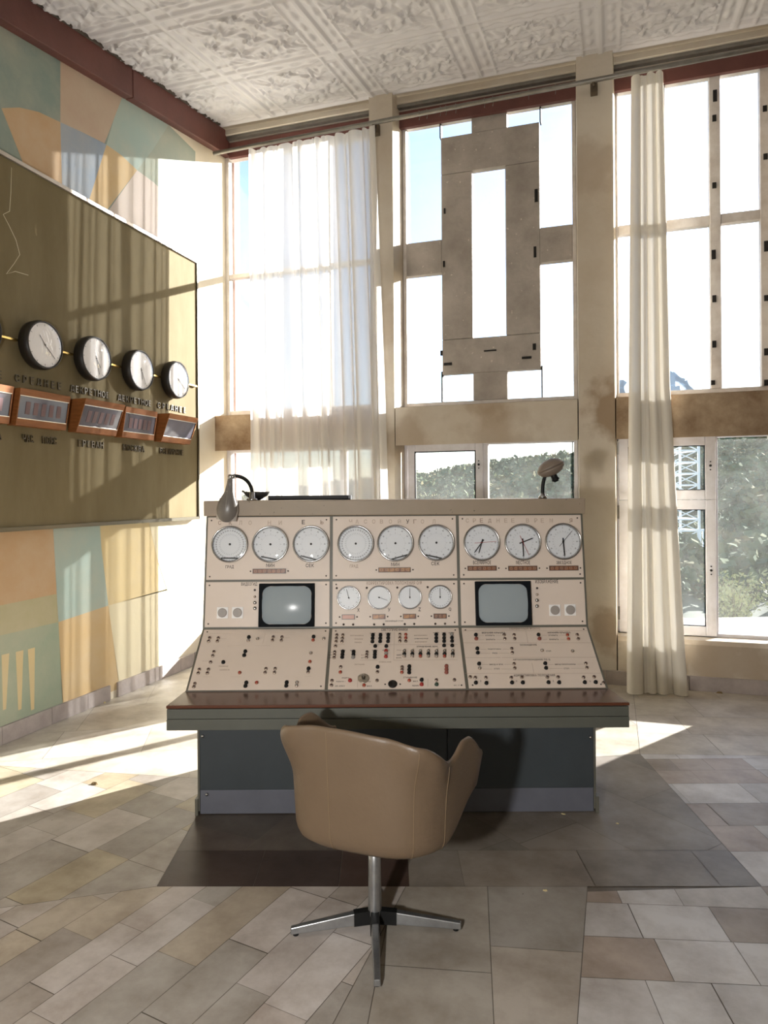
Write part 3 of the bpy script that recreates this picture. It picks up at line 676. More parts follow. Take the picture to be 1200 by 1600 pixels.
def wall_mtx(x, y, z): return Matrix(((0, 0, 1, x), (1, 0, 0, y), (0, 1, 0, z), (0, 0, 0, 1)))
def wall_text(body, yc, zc, wid, size=.070):
    body_ = list(body); n_ = len(body_); pitch = wid/n_
    for i, chh in enumerate(body_):
        if chh in ' .': continue
        me = text_mesh(chh+('.' if i+1 < n_ and body_[i+1] == '.' else ''), size, LETM, .005, 1, 1, .0006)
        xs_ = [v.co.x for v in me.vertices]; ys_ = [v.co.y for v in me.vertices]; k_ = .053/(max(ys_)-min(ys_)); w0 = (max(xs_)-min(xs_)); kx = min(k_*.92, pitch*.80/w0)
        cx_, cy_ = (max(xs_)+min(xs_))/2, (max(ys_)+min(ys_))/2
        for v in me.vertices: v.co.x = (v.co.x-cx_)*kx; v.co.y = (v.co.y-cy_)*k_
        me.name = 'letter'; link('letter', me, bo, wall_mtx(.0555+.005, yc-wid/2+pitch*(i+.5)-yb1, zc-zb0))
for body, a, b, z in (('СРЕДНЕЕ', -2.976, -2.52, 2.526), ('ДЕКРЕТНОЕ', -2.445, -1.999, 2.527), ('ДЕКРЕТНОЕ', -1.902, -1.444, 2.526), ('СРЕДНЕЕ', -1.366, -.896, 2.526), ('ДЕКРЕТНОЕ', -3.52, -3.07, 2.526),
                      ('ЧАС. ПОЯС', -2.908, -2.579, 2.112), ('ЕРЕВАН', -2.37, -2.072, 2.112), ('МОСКВА', -1.837, -1.543, 2.112), ('ВСЕМИРНОЕ', -1.327, -.951, 2.112), ('НА', -3.2, -3.07, 2.112)):
    wall_text(body, (a+b)/2, z, b-a)
CASE = mat('black_clock_case', '#26221d', .45); FACE = mat('white_clock_face', '#e4dfdb', .5); DOME = glass('clock_glass', gloss=1.0); HAND = mat('thin_grey_hand', '#4a4540', .4); GOLD = BRASS
case_me = MB().lathe([(.0, .0), (.150, .0), (.172, .02), (.176, .06), (.168, .095), (.158, .100), (.158, .088), (0, .088)], 56).mesh('case', CASE)
fd = MB().lathe([(.157, .0885), (.157, .0895), (0, .0895)], 48, smooth=False)
for k in range(12):
    a = k*math.pi/6; fd.bar((math.sin(a)*.135, math.cos(a)*.135, .0900), (math.sin(a)*.148, math.cos(a)*.148, .0900), .003, .0008, 1)
face_me = fd.mesh('dial_face', [FACE, HAND])
dome_me = MB().lathe([(.158, .096), (.150, .104), (.125, .115), (.09, .123), (.045, .128), (0, .130)], 48, cap=False).mesh('glass_dome', DOME)
def hands(a1, a2):
    m_ = MB()
    for a, ln in ((a1, .08), (a2, .125)): m_.bar((-math.sin(a)*.02, -math.cos(a)*.02, .0925), (math.sin(a)*ln, math.cos(a)*ln, .0925), .004, .0015)
    m_.lathe([(.006, .0905), (.006, .095), (0, .095)], 10); return m_
clabs = ['black rimmed wall clock nearest the window wall, above the right end word', 'black rimmed wall clock second from the board right edge, above the Moscow sign', 'black rimmed wall clock in the middle of the row, above the Yerevan sign', 'black rimmed wall clock above the time zone sign, left of three others', 'black rimmed wall clock cut off by the left edge of the photo']
cys = [-1.147, -1.693, -2.249, -2.779, -3.325]
for i, yc in enumerate(cys):
    c_ = thing('wall_clock', (.0605, yc, 2.782), 0, clabs[i], 'clock', 'round clocks on the board')
    M_ = wall_mtx(0, 0, 0)
    link('case', case_me, c_, M_); f_ = link('dial_face', face_me, c_, M_); link('glass_dome', dome_me, c_, M_)
    hands(*[(2.2, 2.2), (3.0, 2.7), (2.6, 2.9), (5.6, 2.3), (1, 4)][i]).build('hand', HAND, f_)
    if i < 4:
        ya, yb_ = yc-.18, cys[i+1]+.18
        MB().box(.0605, .088, yb_, ya, 2.776, 2.790).build('brass_bar', BRASS, label=['brass connecting bar between the two clocks nearest the window', 'brass connecting bar between the Moscow and Yerevan clocks', 'brass connecting bar between the Yerevan and time zone clocks', 'brass connecting bar left of the time zone clock'][i], cat='bar', group='brass bars linking the clocks')
MB().box(.0605, .088, -.95, -.74, 2.776, 2.790).build('brass_bar', BRASS, label='brass bar between the last clock and the board right edge', cat='bar', group='brass bars linking the clocks')
WOOD = mat('orange_wood', '#935d33', .5, spec=.25, var='#6e421f', scale=9, amt=.7, stretch=(1, .6, 5)); DGL = mat('dark_display_glass', '#55515a', .08, spec=.8); NEON = mat('dim_tube_digits', '#65494a', .4)
dl = ['wooden display box under the last clock, tilted panel by the board right edge', 'wooden display box under the Moscow clock', 'wooden display box under the Yerevan clock', 'wooden display box above the time zone sign with dim red digits', 'wooden display box cut off by the left edge of the photo']
for i, (y0, y1) in enumerate(((-1.40, -.945), (-1.935, -1.51), (-2.46, -2.01), (-3.03, -2.565), (-3.57, -3.085))):
    b_ = thing('display_box', (.0605, (y0+y1)/2, 2.19), 0, dl[i], 'display box', 'wooden display boxes on the board'); hw_ = (y1-y0)/2; top = .17 if i in (0, 2) else .12; bot = .075
    xq = lambda z: bot+(top-bot)*z/.25
    m_ = MB(); m_.prism([(0, 0), (bot, 0), (top, .25), (0, .25)], -hw_, -hw_+.007, 'y'); m_.prism([(0, 0), (bot, 0), (top, .25), (0, .25)], hw_-.007, hw_, 'y')
    m_.prism([(0, .0), (bot, 0), (xq(.045), .045), (0, .045)], -hw_+.007, hw_-.007, 'y'); m_.prism([(0, .205), (xq(.205), .205), (top, .25), (0, .25)], -hw_+.007, hw_-.007, 'y'); m_.build('wooden_case', WOOD, b_)
    g_ = MB(); g_.prism([(xq(.045)-.03, .0455), (xq(.045)-.006, .0455), (xq(.205)-.006, .2045), (xq(.205)-.03, .2045)], -hw_+.0075, hw_-.0075, 'y'); g_.build('display_window', DGL, b_)
    g_ = MB()
    for zz in (.0455, .199): g_.prism([(xq(zz)-.0055, zz), (xq(zz)+.001, zz), (xq(zz+.005)+.001, zz+.005), (xq(zz+.005)-.0055, zz+.005)], -hw_+.0075, hw_-.0075, 'y')
    g_.build('bright_strip', mat('aluminium_strip', '#d8d4cc', .3, .8), b_)
    if i in (1, 2, 3, 4):
        g_ = MB()
        for k in range(5):
            yc = -hw_+.09+k*(2*hw_-.18)/4; g_.prism([(xq(.08)-.0055, .08), (xq(.08)-.0035, .08), (xq(.165)-.0035, .165), (xq(.165)-.0055, .165)], yc-.020, yc+.020, 'y')
        g_.build('digit_tube', NEON, b_)
wp = [on_left(*p, .075) for p in ((18, 262), (17, 300), (15, 330), (5, 335), (14, 352), (25, 375), (31, 398), (22, 412), (10, 428), (24, 424), (44, 430))]
MB().tube(wp, .0022, 6).build('loose_wire', mat('pale_wire', '#c9bea0', .5), label='thin loose wire dangling across the upper left of the olive board', cat='wire')

# ================================================================== CONTROL CONSOLE
CREAM = mat('cream_enamel', '#decfc2', .45, var='#d0bfae', scale=2.5, amt=.35, spots=('#b59a84', 34, .76))
GREYG = mat('grey_green_frame', '#66645a', .45, var='#524f45', scale=6, amt=.5)
CAPM = mat('khaki_enamel', '#93846f', .5, var='#a08f7e', scale=3, amt=.6, spots=('#5e5245', 42, .70))
KNEE = mat('dark_slate_panel', '#373d41', .5, var='#40474c', scale=2, amt=.6)
KICK = mat('blue_grey_kick', '#656771', .5, var='#595b64', scale=5, amt=.6, spots=('#9b9aa0', 14, .73))
DTOP = mat('brown_desk_laminate', '#5d4034', .2, var='#4a332a', scale=3, amt=.5, spec=.4)
DEDGE = mat('red_wood_edge', '#5d3624', .45, spec=.25, var='#4a291b', scale=8, amt=.5)
INK = mat('dark_print', '#3f332d', .6); FAINT = mat('faint_print', '#bba897', .6); FAINT2 = mat('worn_print', '#a08a7a', .6)
XC, YC = .0575, 3.743
con = thing('control_console', cw(XC, YC, 0), TH, 'long cream instrument console with dials, two screens and a brown desk', 'control console')
UP0, UP1 = (3.867, .965), (3.966, 1.581); LO0, LO1 = (3.529, .7185), UP0
HW = 1.06
def pmtx(P0, P1, X, v):          # point on a console face, v metres up the slope; x right, y up the slope, z out
    d = Vector((0, P1[0]-P0[0], P1[1]-P0[1])).normalized(); n = Vector((0, -d.z, d.y)); p = Vector((X, P0[0]-YC, P0[1]))+d*v
    return Matrix(((1, 0, 0, p.x), (0, d.y, n.y, p.y), (0, d.z, n.z, p.z), (0, 0, 0, 1)))
def c_at(px, py, P0, P1):        # sight line onto a console face -> (x, v)
    X, Y, Z = sight(px, py); dy, dz = P1[0]-P0[0], P1[1]-P0[1]; L_ = math.hypot(dy, dz)
    # Y*t = P0y + dy*q ; H + Z*t = P0z + dz*q
    t = (P0[1]*dy-P0[0]*dz-H*dy)/(Z*dy-Y*dz); q = (t*Y-P0[0])/dy
    return X*t-XC, q*L_
UL = math.hypot(UP1[0]-UP0[0], UP1[1]-UP0[1]); LL = math.hypot(UP0[0]-LO0[0], UP0[1]-LO0[1])
OFF = .004
def upm(px, py, o=0): x, v = c_at(px, py, UP0, UP1); return pmtx(UP0, UP1, x, v) @ Matrix.Translation((0, 0, OFF+o))
def lom(px, py, o=0): x, v = c_at(px, py, LO0, LO1); return pmtx(LO0, LO1, x, v) @ Matrix.Translation((0, 0, OFF+o))
rel = lambda p: (p[0]-YC, p[1])
prof = [(.03, 0), (.03, .60), rel((3.54, .665)), rel(LO0), rel(UP0), rel(UP1), (.76, 1.581), (.76, 0)]
mb = MB(); mb.prism(prof, -HW, HW, 'x', 0); mb.build('body', GREYG, con, bevel=.003)
for s in (-1, 1):
    sd = MB(); a, b = sorted((s*HW, s*(HW-.012)))
    sd.prism([(.0, .02), (.0, .60), (.03, .60), (.03, .02)], a, b, 'x')
    sd.build('side_post', GREYG, con, bevel=.003)
    MB().box(min(s*(HW-.005), s*(HW+.012)), max(s*(HW-.005), s*(HW+.012)), -.012, .06, .0, .09).build('foot', GREYG, con, bevel=.003)
k = MB(); k.box(-HW+.013, .268, .0, .029, .132, .598); k.box(.272, HW-.013, .0, .029, .132, .598); k.build('knee_panel', KNEE, con, bevel=.002)
MB().box(-HW+.013, HW-.013, .004, .0295, .004, .130).build('kick_plate', KICK, con, bevel=.002)
bt = MB().lathe([(.009, 0), (.009, .003), (.005, .007), (0, .008)], 12).mesh('bolt', CHROME)
for x, z in ((-HW+.03, .42), (HW-.03, .40), (-HW+.05, .11)): link('bolt', bt, con, Matrix.Translation((x, -.001, z)) @ Matrix.Rotation(math.pi/2, 4, 'X'))
# desk
dk = MB(); z0, z1 = .700, .716; bk = 3.545-YC; fr_ = 3.297-YC; fw = 1.083
dk.prism([(-HW-.005, bk), (HW+.005, bk), (fw, fr_), (-fw, fr_)], z0+.001, z1, 'z'); dk.build('desk_top', DTOP, con, bevel=.002)
ed = MB(); ed.box(-fw, fw, fr_-.009, fr_-.0005, z0+.004, z1+.002); ed.build('desk_edge', DEDGE, con, bevel=.003)
ap = MB(); ap.box(-fw, fw, fr_, fr_+.018, .652, .698); ap.box(-fw, fw, fr_-.004, fr_+.018, .600, .651)
for s in (-1, 1): ap.prism([(s*fw, fr_+.0185), (s*(fw-.02), fr_+.0185), (s*(HW-.016), -.002), (s*(HW+.004), -.002)], .600, .698, 'z')
ap.build('apron', mat('dark_grey_green', '#55564e', .5, var='#484941', scale=5, amt=.5), con, bevel=.002)
MB().box(-fw+.02, fw-.02, fr_+.02, -.002, .604, .612).build('desk_underside', KNEE, con)
# cap
cp = MB(); y0 = 3.945-YC; cp.box(-HW-.010, HW+.010, y0, .78, 1.582, 1.668); cp.build('cap', CAPM, con, bevel=.004)
# panels
xs = [(-HW+.012, -.362), (-.346, .346), (.362, HW-.012)]
va, vb = 0.010, (1.224-.965)/(1.581-.965)*UL
def slab(P0, P1, x0, x1, v0, v1): MB().box(x0, x1, v0, v1, -.001, OFF).build('panel', CREAM, con, pmtx(P0, P1, 0, 0), bevel=.0015)
for x0, x1 in xs:
    slab(UP0, UP1, x0, x1, vb+.006, UL-.006); slab(UP0, UP1, x0, x1, va, vb-.006); slab(LO0, LO1, x0, x1, .004, LL-.006)
# wear: bare patch on the left lower panel edge
sc = MB().lathe([(.0045, 0), (.0045, .0012), (.002, .002), (0, .002)], 8).mesh('panel_screw', mat('dark_screw', '#4a413a', .4, .6))
for x0, x1 in xs:
    for P0, P1, v0, v1 in ((UP0, UP1, vb+.006, UL-.006), (UP0, UP1, va, vb-.006), (LO0, LO1, .004, LL-.006)):
        for x in (x0+.02, x1-.02):
            for v in (v0+.018, v1-.018): link('panel_screw', sc, con, pmtx(P0, P1, x, v) @ Matrix.Translation((0, 0, OFF)))
# ---- large dials
DFACE = mat('white_dial_face', '#dfe2e6', .4); TICK = mat('dial_print', '#4b4b50', .6); TICKF = mat('dial_print_faint', '#8f9298', .6)
NEED = mat('black_needle', '#18181a', .4); REDN = mat('red_needle', '#a83232', .4); DGLASS = glass('dial_glass', gloss=.9)
R = .1025
ring_me = MB().lathe([(R-.012, .001), (R, .001), (R+.001, .010), (R-.002, .016), (R-.006, .017), (R-.009, .012), (R-.012, .004)], 56, cap=False).mesh('dial', CHROME)
def face(R, nt_, big, nums, inner, faint=False):
    m_ = MB(); m_.lathe([(R, .0015), (R, .003), (0, .003)], 56, 0, smooth=False)
    tk = 2 if faint else 1
    def t_(a, r0, r1, w_, mi): m_.bar((math.sin(a)*r0, math.cos(a)*r0, .0034), (math.sin(a)*r1, math.cos(a)*r1, .0034), w_, .0006, mi)
    for i in range(nt_): a = 2*math.pi*i/nt_; b_ = i % big == 0; t_(a, R*.93, R*(.99 if b_ else .97), R*(.016 if b_ else .009), tk)
    if nums:
        for i in range(nums): a = 2*math.pi*i/nums; [t_(a+s*.045, R*.80, R*.88, R*.022, tk) for s in ((-.7, .7) if i else (0,))]
    if inner:
        for i in range(inner): a = 2*math.pi*i/inner; t_(a, R*.60, R*.66, R*.018, 2)
        n_ = 72
        for i in range(n_): a = 2*math.pi*i/n_; t_(a, R*.565, R*.578, R*.012, 2)
    return m_.mesh('dial_face', [DFACE, TICK, TICKF])
f_deg = face(R-.011, 72, 2, 36, 36); f_min = face(R-.011, 60, 5, 12, 12); f_clk = face(R-.011, 60, 5, 12, 24)
hub_me = MB().lathe([(.006, .0035), (.006, .007), (0, .0075)], 14).mesh('hub', NEED)
gl_me = MB().lathe([(R-.010, .0125), (R*.7, .0155), (R*.35, .0175), (0, .018)], 40, cap=False).mesh('dial_glass', DGLASS)
def needle(par, a, ln, w_, m, tail=.02, z=.0055):
    nb_ = MB(); d = (math.sin(a), math.cos(a)); n_ = (d[1], -d[0])
    v = [(-d[0]*tail-n_[0]*w_/2, -d[1]*tail-n_[1]*w_/2), (-d[0]*tail+n_[0]*w_/2, -d[1]*tail+n_[1]*w_/2), (d[0]*ln*.85+n_[0]*w_*.45, d[1]*ln*.85+n_[1]*w_*.45), (d[0]*ln, d[1]*ln), (d[0]*ln*.85-n_[0]*w_*.45, d[1]*ln*.85-n_[1]*w_*.45)]
    nb_.prism(v, z, z+.0012, 'z'); return nb_.build('needle', m, par)
dlab = ['left bay degrees dial', 'left bay minutes dial', 'left bay seconds dial', 'middle bay degrees dial', 'middle bay minutes dial', 'middle bay seconds dial', 'clock dial with a red second hand', 'clock dial showing half past two', 'clock dial with a thin long hand']
for i, (px, py) in enumerate(((359.6, 850.7), (422.9, 850.7), (486.2, 850.2), (555.9, 849.6), (617.8, 849), (681.7, 848.2), (752.3, 848.0), (816.3, 847.3), (879.5, 846.3))):
    d_ = link('dial', ring_me, con, upm(px, py), label=dlab[i])
    link('dial_face', f_clk if i > 5 else (f_deg if i % 3 == 0 else f_min), d_); link('hub', hub_me, d_); link('dial_glass', gl_me, d_)
    if i in (0, 1, 2, 4, 5):                                       # needles fallen off their pins
        a = {0: .02, 1: -.16, 2: -.22, 4: .30, 5: -.18}[i]; xo = {0: .0, 1: -.005, 2: -.012, 4: .022, 5: -.018}[i]
        nb_ = MB(); nb_.prism([(-.048, -.001), (.046, -.005), (.048, .003), (-.046, .006)], .004, .0055, 'z')
        nb_.build('fallen_needle', NEED, d_, Matrix.Translation((xo, -.078, .001)) @ Matrix.Rotation(a, 4, 'Z'))
    if i == 6: needle(d_, math.radians(217), .074, .0065, NEED); needle(d_, math.radians(197), .066, .0065, NEED, z=.007); needle(d_, math.radians(86), .088, .0022, REDN, .04, .009)
    if i == 7: needle(d_, math.radians(69), .066, .007, NEED); needle(d_, math.radians(179), .086, .007, NEED, z=.007); needle(d_, math.radians(157), .086, .0022, REDN, .04, .009)
    if i == 8: needle(d_, math.radians(177), .088, .008, NEED); needle(d_, math.radians(41), .084, .0026, NEED, .036, .008)
# ---- small dials
r2 = .066
ring2 = MB().lathe([(r2-.008, .001), (r2, .001), (r2, .008), (r2-.003, .011), (r2-.006, .010), (r2-.008, .004)], 44, cap=False).mesh('small_dial', CHROME)
fs = [face(r2-.007, 24, 2, 12, 0), face(r2-.007, 12, 3, 0, 0, True), face(r2-.007, 24, 4, 0, 0, True), face(r2-.007, 36, 3, 24, 0)]
hub2 = MB().lathe([(.0042, .0035), (.0042, .007), (0, .0075)], 12).mesh('hub', NEED)
for i, (px, py, deg, m) in enumerate(((545, 934, -15, NEED), (592.4, 933.6, 110, TICKF), (640.3, 933.2, 0, TICK), (687.5, 932.8, 0, NEED))):
    d_ = link('small_dial', ring2, con, upm(px, py)); link('dial_face', fs[i], d_); link('hub', hub2, d_); needle(d_, math.radians(deg), .052, .003, m, .008)
# ---- numeric readouts
RFR = mat('readout_frame', '#4b3f39', .4); RBR = [mat('readout_brown', '#6f5044', .35, var='#a9683c', scale=60, amt=.8), mat('readout_orange', '#b9854f', .35, var='#6d4038', scale=50, amt=.9), mat('readout_pink', '#c08f7c', .4, var='#b07860', scale=40, amt=.5)]
DIG = mat('pale_digit', '#b29a84', .5)
def readout(px, py, w_, h_, mi, nd):
    d_ = MB().box(-w_/2, w_/2, -h_/2, h_/2, 0, .004).build('readout', RFR, con, upm(px, py))
    n_ = max(nd, 1); cw_ = (w_-.006)/n_; m_ = MB()
    for k in range(n_): m_.box(-w_/2+.003+k*cw_+.001, -w_/2+.003+(k+1)*cw_-.001, -h_/2+.003, h_/2-.003, .0041, .0048)
    m_.build('readout_window', RBR[mi], d_)
    if nd > 2:
        g_ = MB()
        for k in range(nd):
            x = -w_/2+.003+(k+.5)*cw_; a = cw_*.22; b_ = h_*.24
            for q in ((-a, a, b_-.0015, b_), (-a, a, -b_, -b_+.0015), (-a, -a+.0015, -b_, b_), (a-.0015, a, -b_, b_)): g_.box(x+q[0], x+q[1], q[2], q[3], .0049, .0054)
        g_.build('digit', DIG, d_)
    for s in (-1, 1): link('panel_screw', sc, con, upm(px, py) @ Matrix.Translation((s*(w_/2+.012), 0, 0)))
for px, py, w_, h_, mi, nd in ((421, 892.5, .185, .027, 0, 7), (616.5, 890.5, .180, .027, 1, 6), (753, 888, .162, .027, 0, 6), (816.5, 888, .162, .027, 0, 6), (880.5, 887.7, .162, .027, 0, 6),
                               (544.3, 964, .072, .027, 2, 1), (592, 963.5, .072, .027, 1, 2), (639.8, 963, .072, .027, 1, 2), (687.6, 962.6, .072, .027, 0, 3)): readout(px, py, w_, h_, mi, nd)
# ---- screens
SCR = mat('grey_crt_glass', '#9aa4a9', .16, spec=.08)
def rounded(w_, h_, r, n=8, bulge=.0):
    out = []
    for cx_, cy_, a0 in ((w_/2-r, h_/2-r, 0), (-w_/2+r, h_/2-r, 90), (-w_/2+r, -h_/2+r, 180), (w_/2-r, -h_/2+r, 270)):
        for i in range(n+1): a = math.radians(a0+90*i/n); out.append((cx_+r*math.cos(a), cy_+r*math.sin(a)))
    return out
def screen(px, py, w_, h_, sx, sy):
    m_ = MB(); o_ = rounded(w_, h_, .004, 8); i_ = [(x*(1-.05*(2*y/sy)**2+.03), y*(1-.05*(2*x/sx)**2+.03)) for x, y in rounded(sx, sy, .040, 8)]; n_ = len(o_)
    v = [(x, y, 0) for x, y in o_]+[(x, y, .022) for x, y in o_]+[(x, y, .022) for x, y in i_]+[(x*.99, y*.99, .004) for x, y in i_]
    m_.add(v, [(k*n_+i, k*n_+(i+1) % n_, (k+1)*n_+(i+1) % n_, (k+1)*n_+i) for k in range(3) for i in range(n_)])
    d_ = m_.build('screen', mat('black_bezel', '#14171b', .7, spec=.08), con, upm(px, py))
    g_ = MB(); NX, NY = 16, 12; gv_ = []
    for j in range(NY+1):
        for i in range(NX+1):
            a, b_ = 2*i/NX-1, 2*j/NY-1
            x = a*sx/2*(1-.05*b_*b_); y = b_*sy/2*(1-.05*a*a); gv_.append((x, y, .004+.017*(1-.5*a*a-.5*b_*b_)))
    g_.add(gv_, [(j*(NX+1)+i, j*(NX+1)+i+1, (j+1)*(NX+1)+i+1, (j+1)*(NX+1)+i) for j in range(NY) for i in range(NX)], 0, True)
    g_.build('screen_glass', SCR, d_)
screen(448.5, 945.5, .305, .236, .272, .208); screen(785.5, 942.5, .305, .240, .272, .210)
# ---- white square plates with grey slotted discs
WHT = mat('white_knob_plate', '#f2f0ee', .5); GRD = mat('grey_knob_disc', '#9d9690', .45)
for px, py, rot in ((348, 957.5, 0), (371.5, 957.3, 0), (866.5, 953.5, 90), (890.5, 953, 0)):
    d_ = MB().box(-.031, .031, -.031, .031, 0, .004).build('knob_plate', WHT, con, upm(px, py), bevel=.002)
    kd = MB().lathe([(.025, .0041), (.025, .009), (.022, .012), (0, .012)], 28, smooth=False); kd.box(-.0015, .0015, -.022, .022, .0121, .0128); kd.build('knob', GRD, d_, Matrix.Rotation(math.radians(rot), 4, 'Z'))
# ---- lamps, buttons, toggles
LAMPR = mat('lamp_bezel', '#b9aca0', .25, .8); LENS = [mat('dark_lens', '#4a3430', .25), mat('red_lens', '#a8392b', .25), mat('grey_lens', '#9b948c', .3)]
lam = []
for i in range(3):
    m_ = MB(); m_.lathe([(.0095, 0), (.0095, .004), (.008, .007), (.0058, .007)], 16, 0, cap=False); m_.lathe([(.0058, .0065), (.005, .010), (.0025, .012), (0, .0125)], 14, 1); lam.append(m_.mesh('indicator_lamp', [LAMPR if i != 1 else mat('copper_bezel', '#a8705c', .3, .6), LENS[i]]))
BTN = [BLACK, mat('red_button', '#9b2e2a', .35), mat('grey_button', '#8d8882', .4), mat('green_button', '#35483a', .4), mat('brick_button', '#8a4a3e', .4)]
btn = [MB().lathe([(.0105, 0), (.0105, .002), (.009, .002), (.009, .009), (.0075, .011), (0, .011)], 18).mesh('push_button', m) for m in BTN]
def lampat(pts, f, ox, oy, sc_, on=lom):
    for p in pts:
        k_ = p[2] if len(p) > 2 else 0
        link('indicator_lamp', lam[k_], con, on(ox+p[0]*sc_, oy+p[1]*sc_))
def btnat(pts, ox, oy, sc_):
    for p in pts: link('push_button', btn[p[2] if len(p) > 2 else 0], con, lom(ox+p[0]*sc_, oy+p[1]*sc_))
S3 = .19167
lampat([(223, 120), (215, 147), (294, 120), (286, 147), (538, 141, 2), (614, 126, 2), (741, 113), (735, 140), (813, 113), (807, 140), (1066, 138, 1), (1153, 126, 2), (258, 233), (249, 265), (1048, 243, 2), (231, 318), (1040, 313, 1), (139, 377), (130, 407), (213, 377), (204, 407), (468, 403, 1), (682, 371), (675, 402), (757, 371), (751, 402), (1025, 399), (606, 484, 1), (935, 482, 2), (931, 508, 2), (103, 492), (96, 517)], 0, 285, 975, S3)
btnat([(543, 114), (1070, 110), (514, 230), (505, 262), (335, 318), (1029, 370), (522, 485), (515, 512), (851, 483), (847, 510)], 285, 975, S3)
lampat([(137, 96), (134, 123), (131, 150), (186, 96), (183, 123), (179, 150), (126, 187), (120, 235), (118, 257), (115, 280), (383, 235), (381, 256), (379, 278), (651, 92), (651, 120), (651, 147), (699, 92, 1), (699, 120, 1), (699, 147), (169, 357), (166, 399, 1), (468, 397), (669, 357), (668, 378), (667, 400, 1), (98, 468), (93, 505), (359, 506, 1), (465, 467), (727, 466, 1), (948, 463), (1095, 462)], 0, 500, 975, S3)
btnat([(431, 96), (429, 122), (427, 150), (493, 96), (491, 122), (490, 149), (556, 94), (555, 120), (554, 148), (947, 92), (947, 120), (947, 147), (1011, 92), (1011, 120), (1011, 147), (1073, 90, 2), (1075, 118), (1076, 146), (1011, 182), (1077, 182), (450, 187), (540, 187), (186, 231), (183, 254), (181, 277), (274, 233), (273, 254), (270, 278, 2), (448, 233), (447, 254), (446, 277), (538, 226, 1), (538, 247, 2), (537, 272, 1), (470, 357), (728, 352), (727, 378), (727, 402), (1030, 350, 4), (1030, 376, 4), (1030, 401, 4), (245, 467, 1), (828, 462), (828, 499, 1), (950, 499, 3)], 500, 975, S3)
lampat([(363, 91), (368, 121), (440, 91), (445, 121), (857, 92, 1), (865, 122, 1), (933, 90), (941, 121), (422, 198), (426, 230), (659, 212, 2), (897, 217, 2), (440, 317), (445, 351), (172, 351, 2), (1000, 314), (1009, 347), (98, 420), (137, 425), (220, 425), (418, 425), (501, 423), (700, 422), (783, 421), (982, 423), (1065, 419), (1138, 464)], 0, 715, 975, .2)
btnat([(142, 91), (145, 121, 4), (153, 198), (157, 231), (167, 317), (631, 90), (638, 121, 4), (683, 314), (690, 350), (142, 465), (224, 468), (424, 464), (508, 464), (709, 462), (792, 463), (992, 462), (1077, 461)], 715, 975, .2)
pil = MB().lathe([(.006, 0), (.006, .004), (0, .007)], 10).mesh('pilot_lamp', mat('dark_pilot', '#3f342f', .3))
for x, y in ((179, 997), (251, 997), (410, 997), (482, 996), (641, 994), (713, 993), (873, 992), (946, 991), (127, 722), (354, 720), (585, 718), (814, 715)): link('pilot_lamp', pil, con, upm(500+x*.2063, 770+y*.2063))
for px, rs in ((398.5, ((922, 0), (932.5, 1), (941.8, 2), (950.5, 2))), (838.8, ((919, 0), (929, 1), (938, 2), (947, 2)))):
    for py, k_ in rs:
        m_ = MB(); r_ = (.006, .007, .010)[k_]; m_.lathe([(r_, 0), (r_, .006), (r_*.7, .010), (0, .010)], 16); m_.build('adjust_knob', (mat('dark_pilot', '#3f342f'), LAMPR, CHROME)[k_], con, upm(px, py))
tg0 = MB().lathe([(.0105, 0), (.0105, .003), (.007, .004), (.007, .012), (0, .013)], 16).mesh('toggle_switch', BLACK)
tg1 = MB().tube([(0, -.0, .011), (0, .010, .027)], .0035, 8).mesh('lever', CHROME)
for k_, x in enumerate((687, 752, 818, 883, 949, 1015, 1081)):
    px = 500+x*S3
    t_ = link('toggle_switch', tg0, con, lom(px, 975+249*S3)); link('lever', tg1, t_)
    link('switch_light', lam[0], con, lom(px, 975+227*S3)); link('switch_light', lam[1 if k_ in (2, 5) else 2], con, lom(px, 975+269*S3))
# key disc and oval port at the lower edge of the middle panel
kd = MB(); kd.lathe([(.030, 0), (.030, .003), (.027, .005), (.010, .005)], 32, 0, cap=False); kd.lathe([(.010, .003), (.010, .012), (.006, .014), (0, .014)], 16, 1)
for i in range(8): a = i*math.pi/4; kd.bar((math.cos(a)*.010, math.sin(a)*.010, .005), (math.cos(a)*.028, math.sin(a)*.028, .005), .004, .003, 0)
kd.build('key_dial', [mat('aged_silver', '#a89f90', .35, .7), mat('dark_silver', '#5e564b', .4, .7)], con, lom(568, 1061))
pt = MB(); pt.lathe([(.023, 0), (.023, .005), (.018, .006), (.016, .003), (0, .002)], 32, 0); o_ = pt.build('round_port', mat('dark_port', '#26231f', .4, .4), con, lom(613.5, 1070))
for s in (-1, 1): link('panel_screw', sc, con, lom(613.5, 1070) @ Matrix.Translation((s*.038, 0, 0)))
# little key left in the lock
MB().tube([(0, 0, .014), (0, -.004, .045)], .003, 8).build('key', CHROME, con, lom(568, 1063))
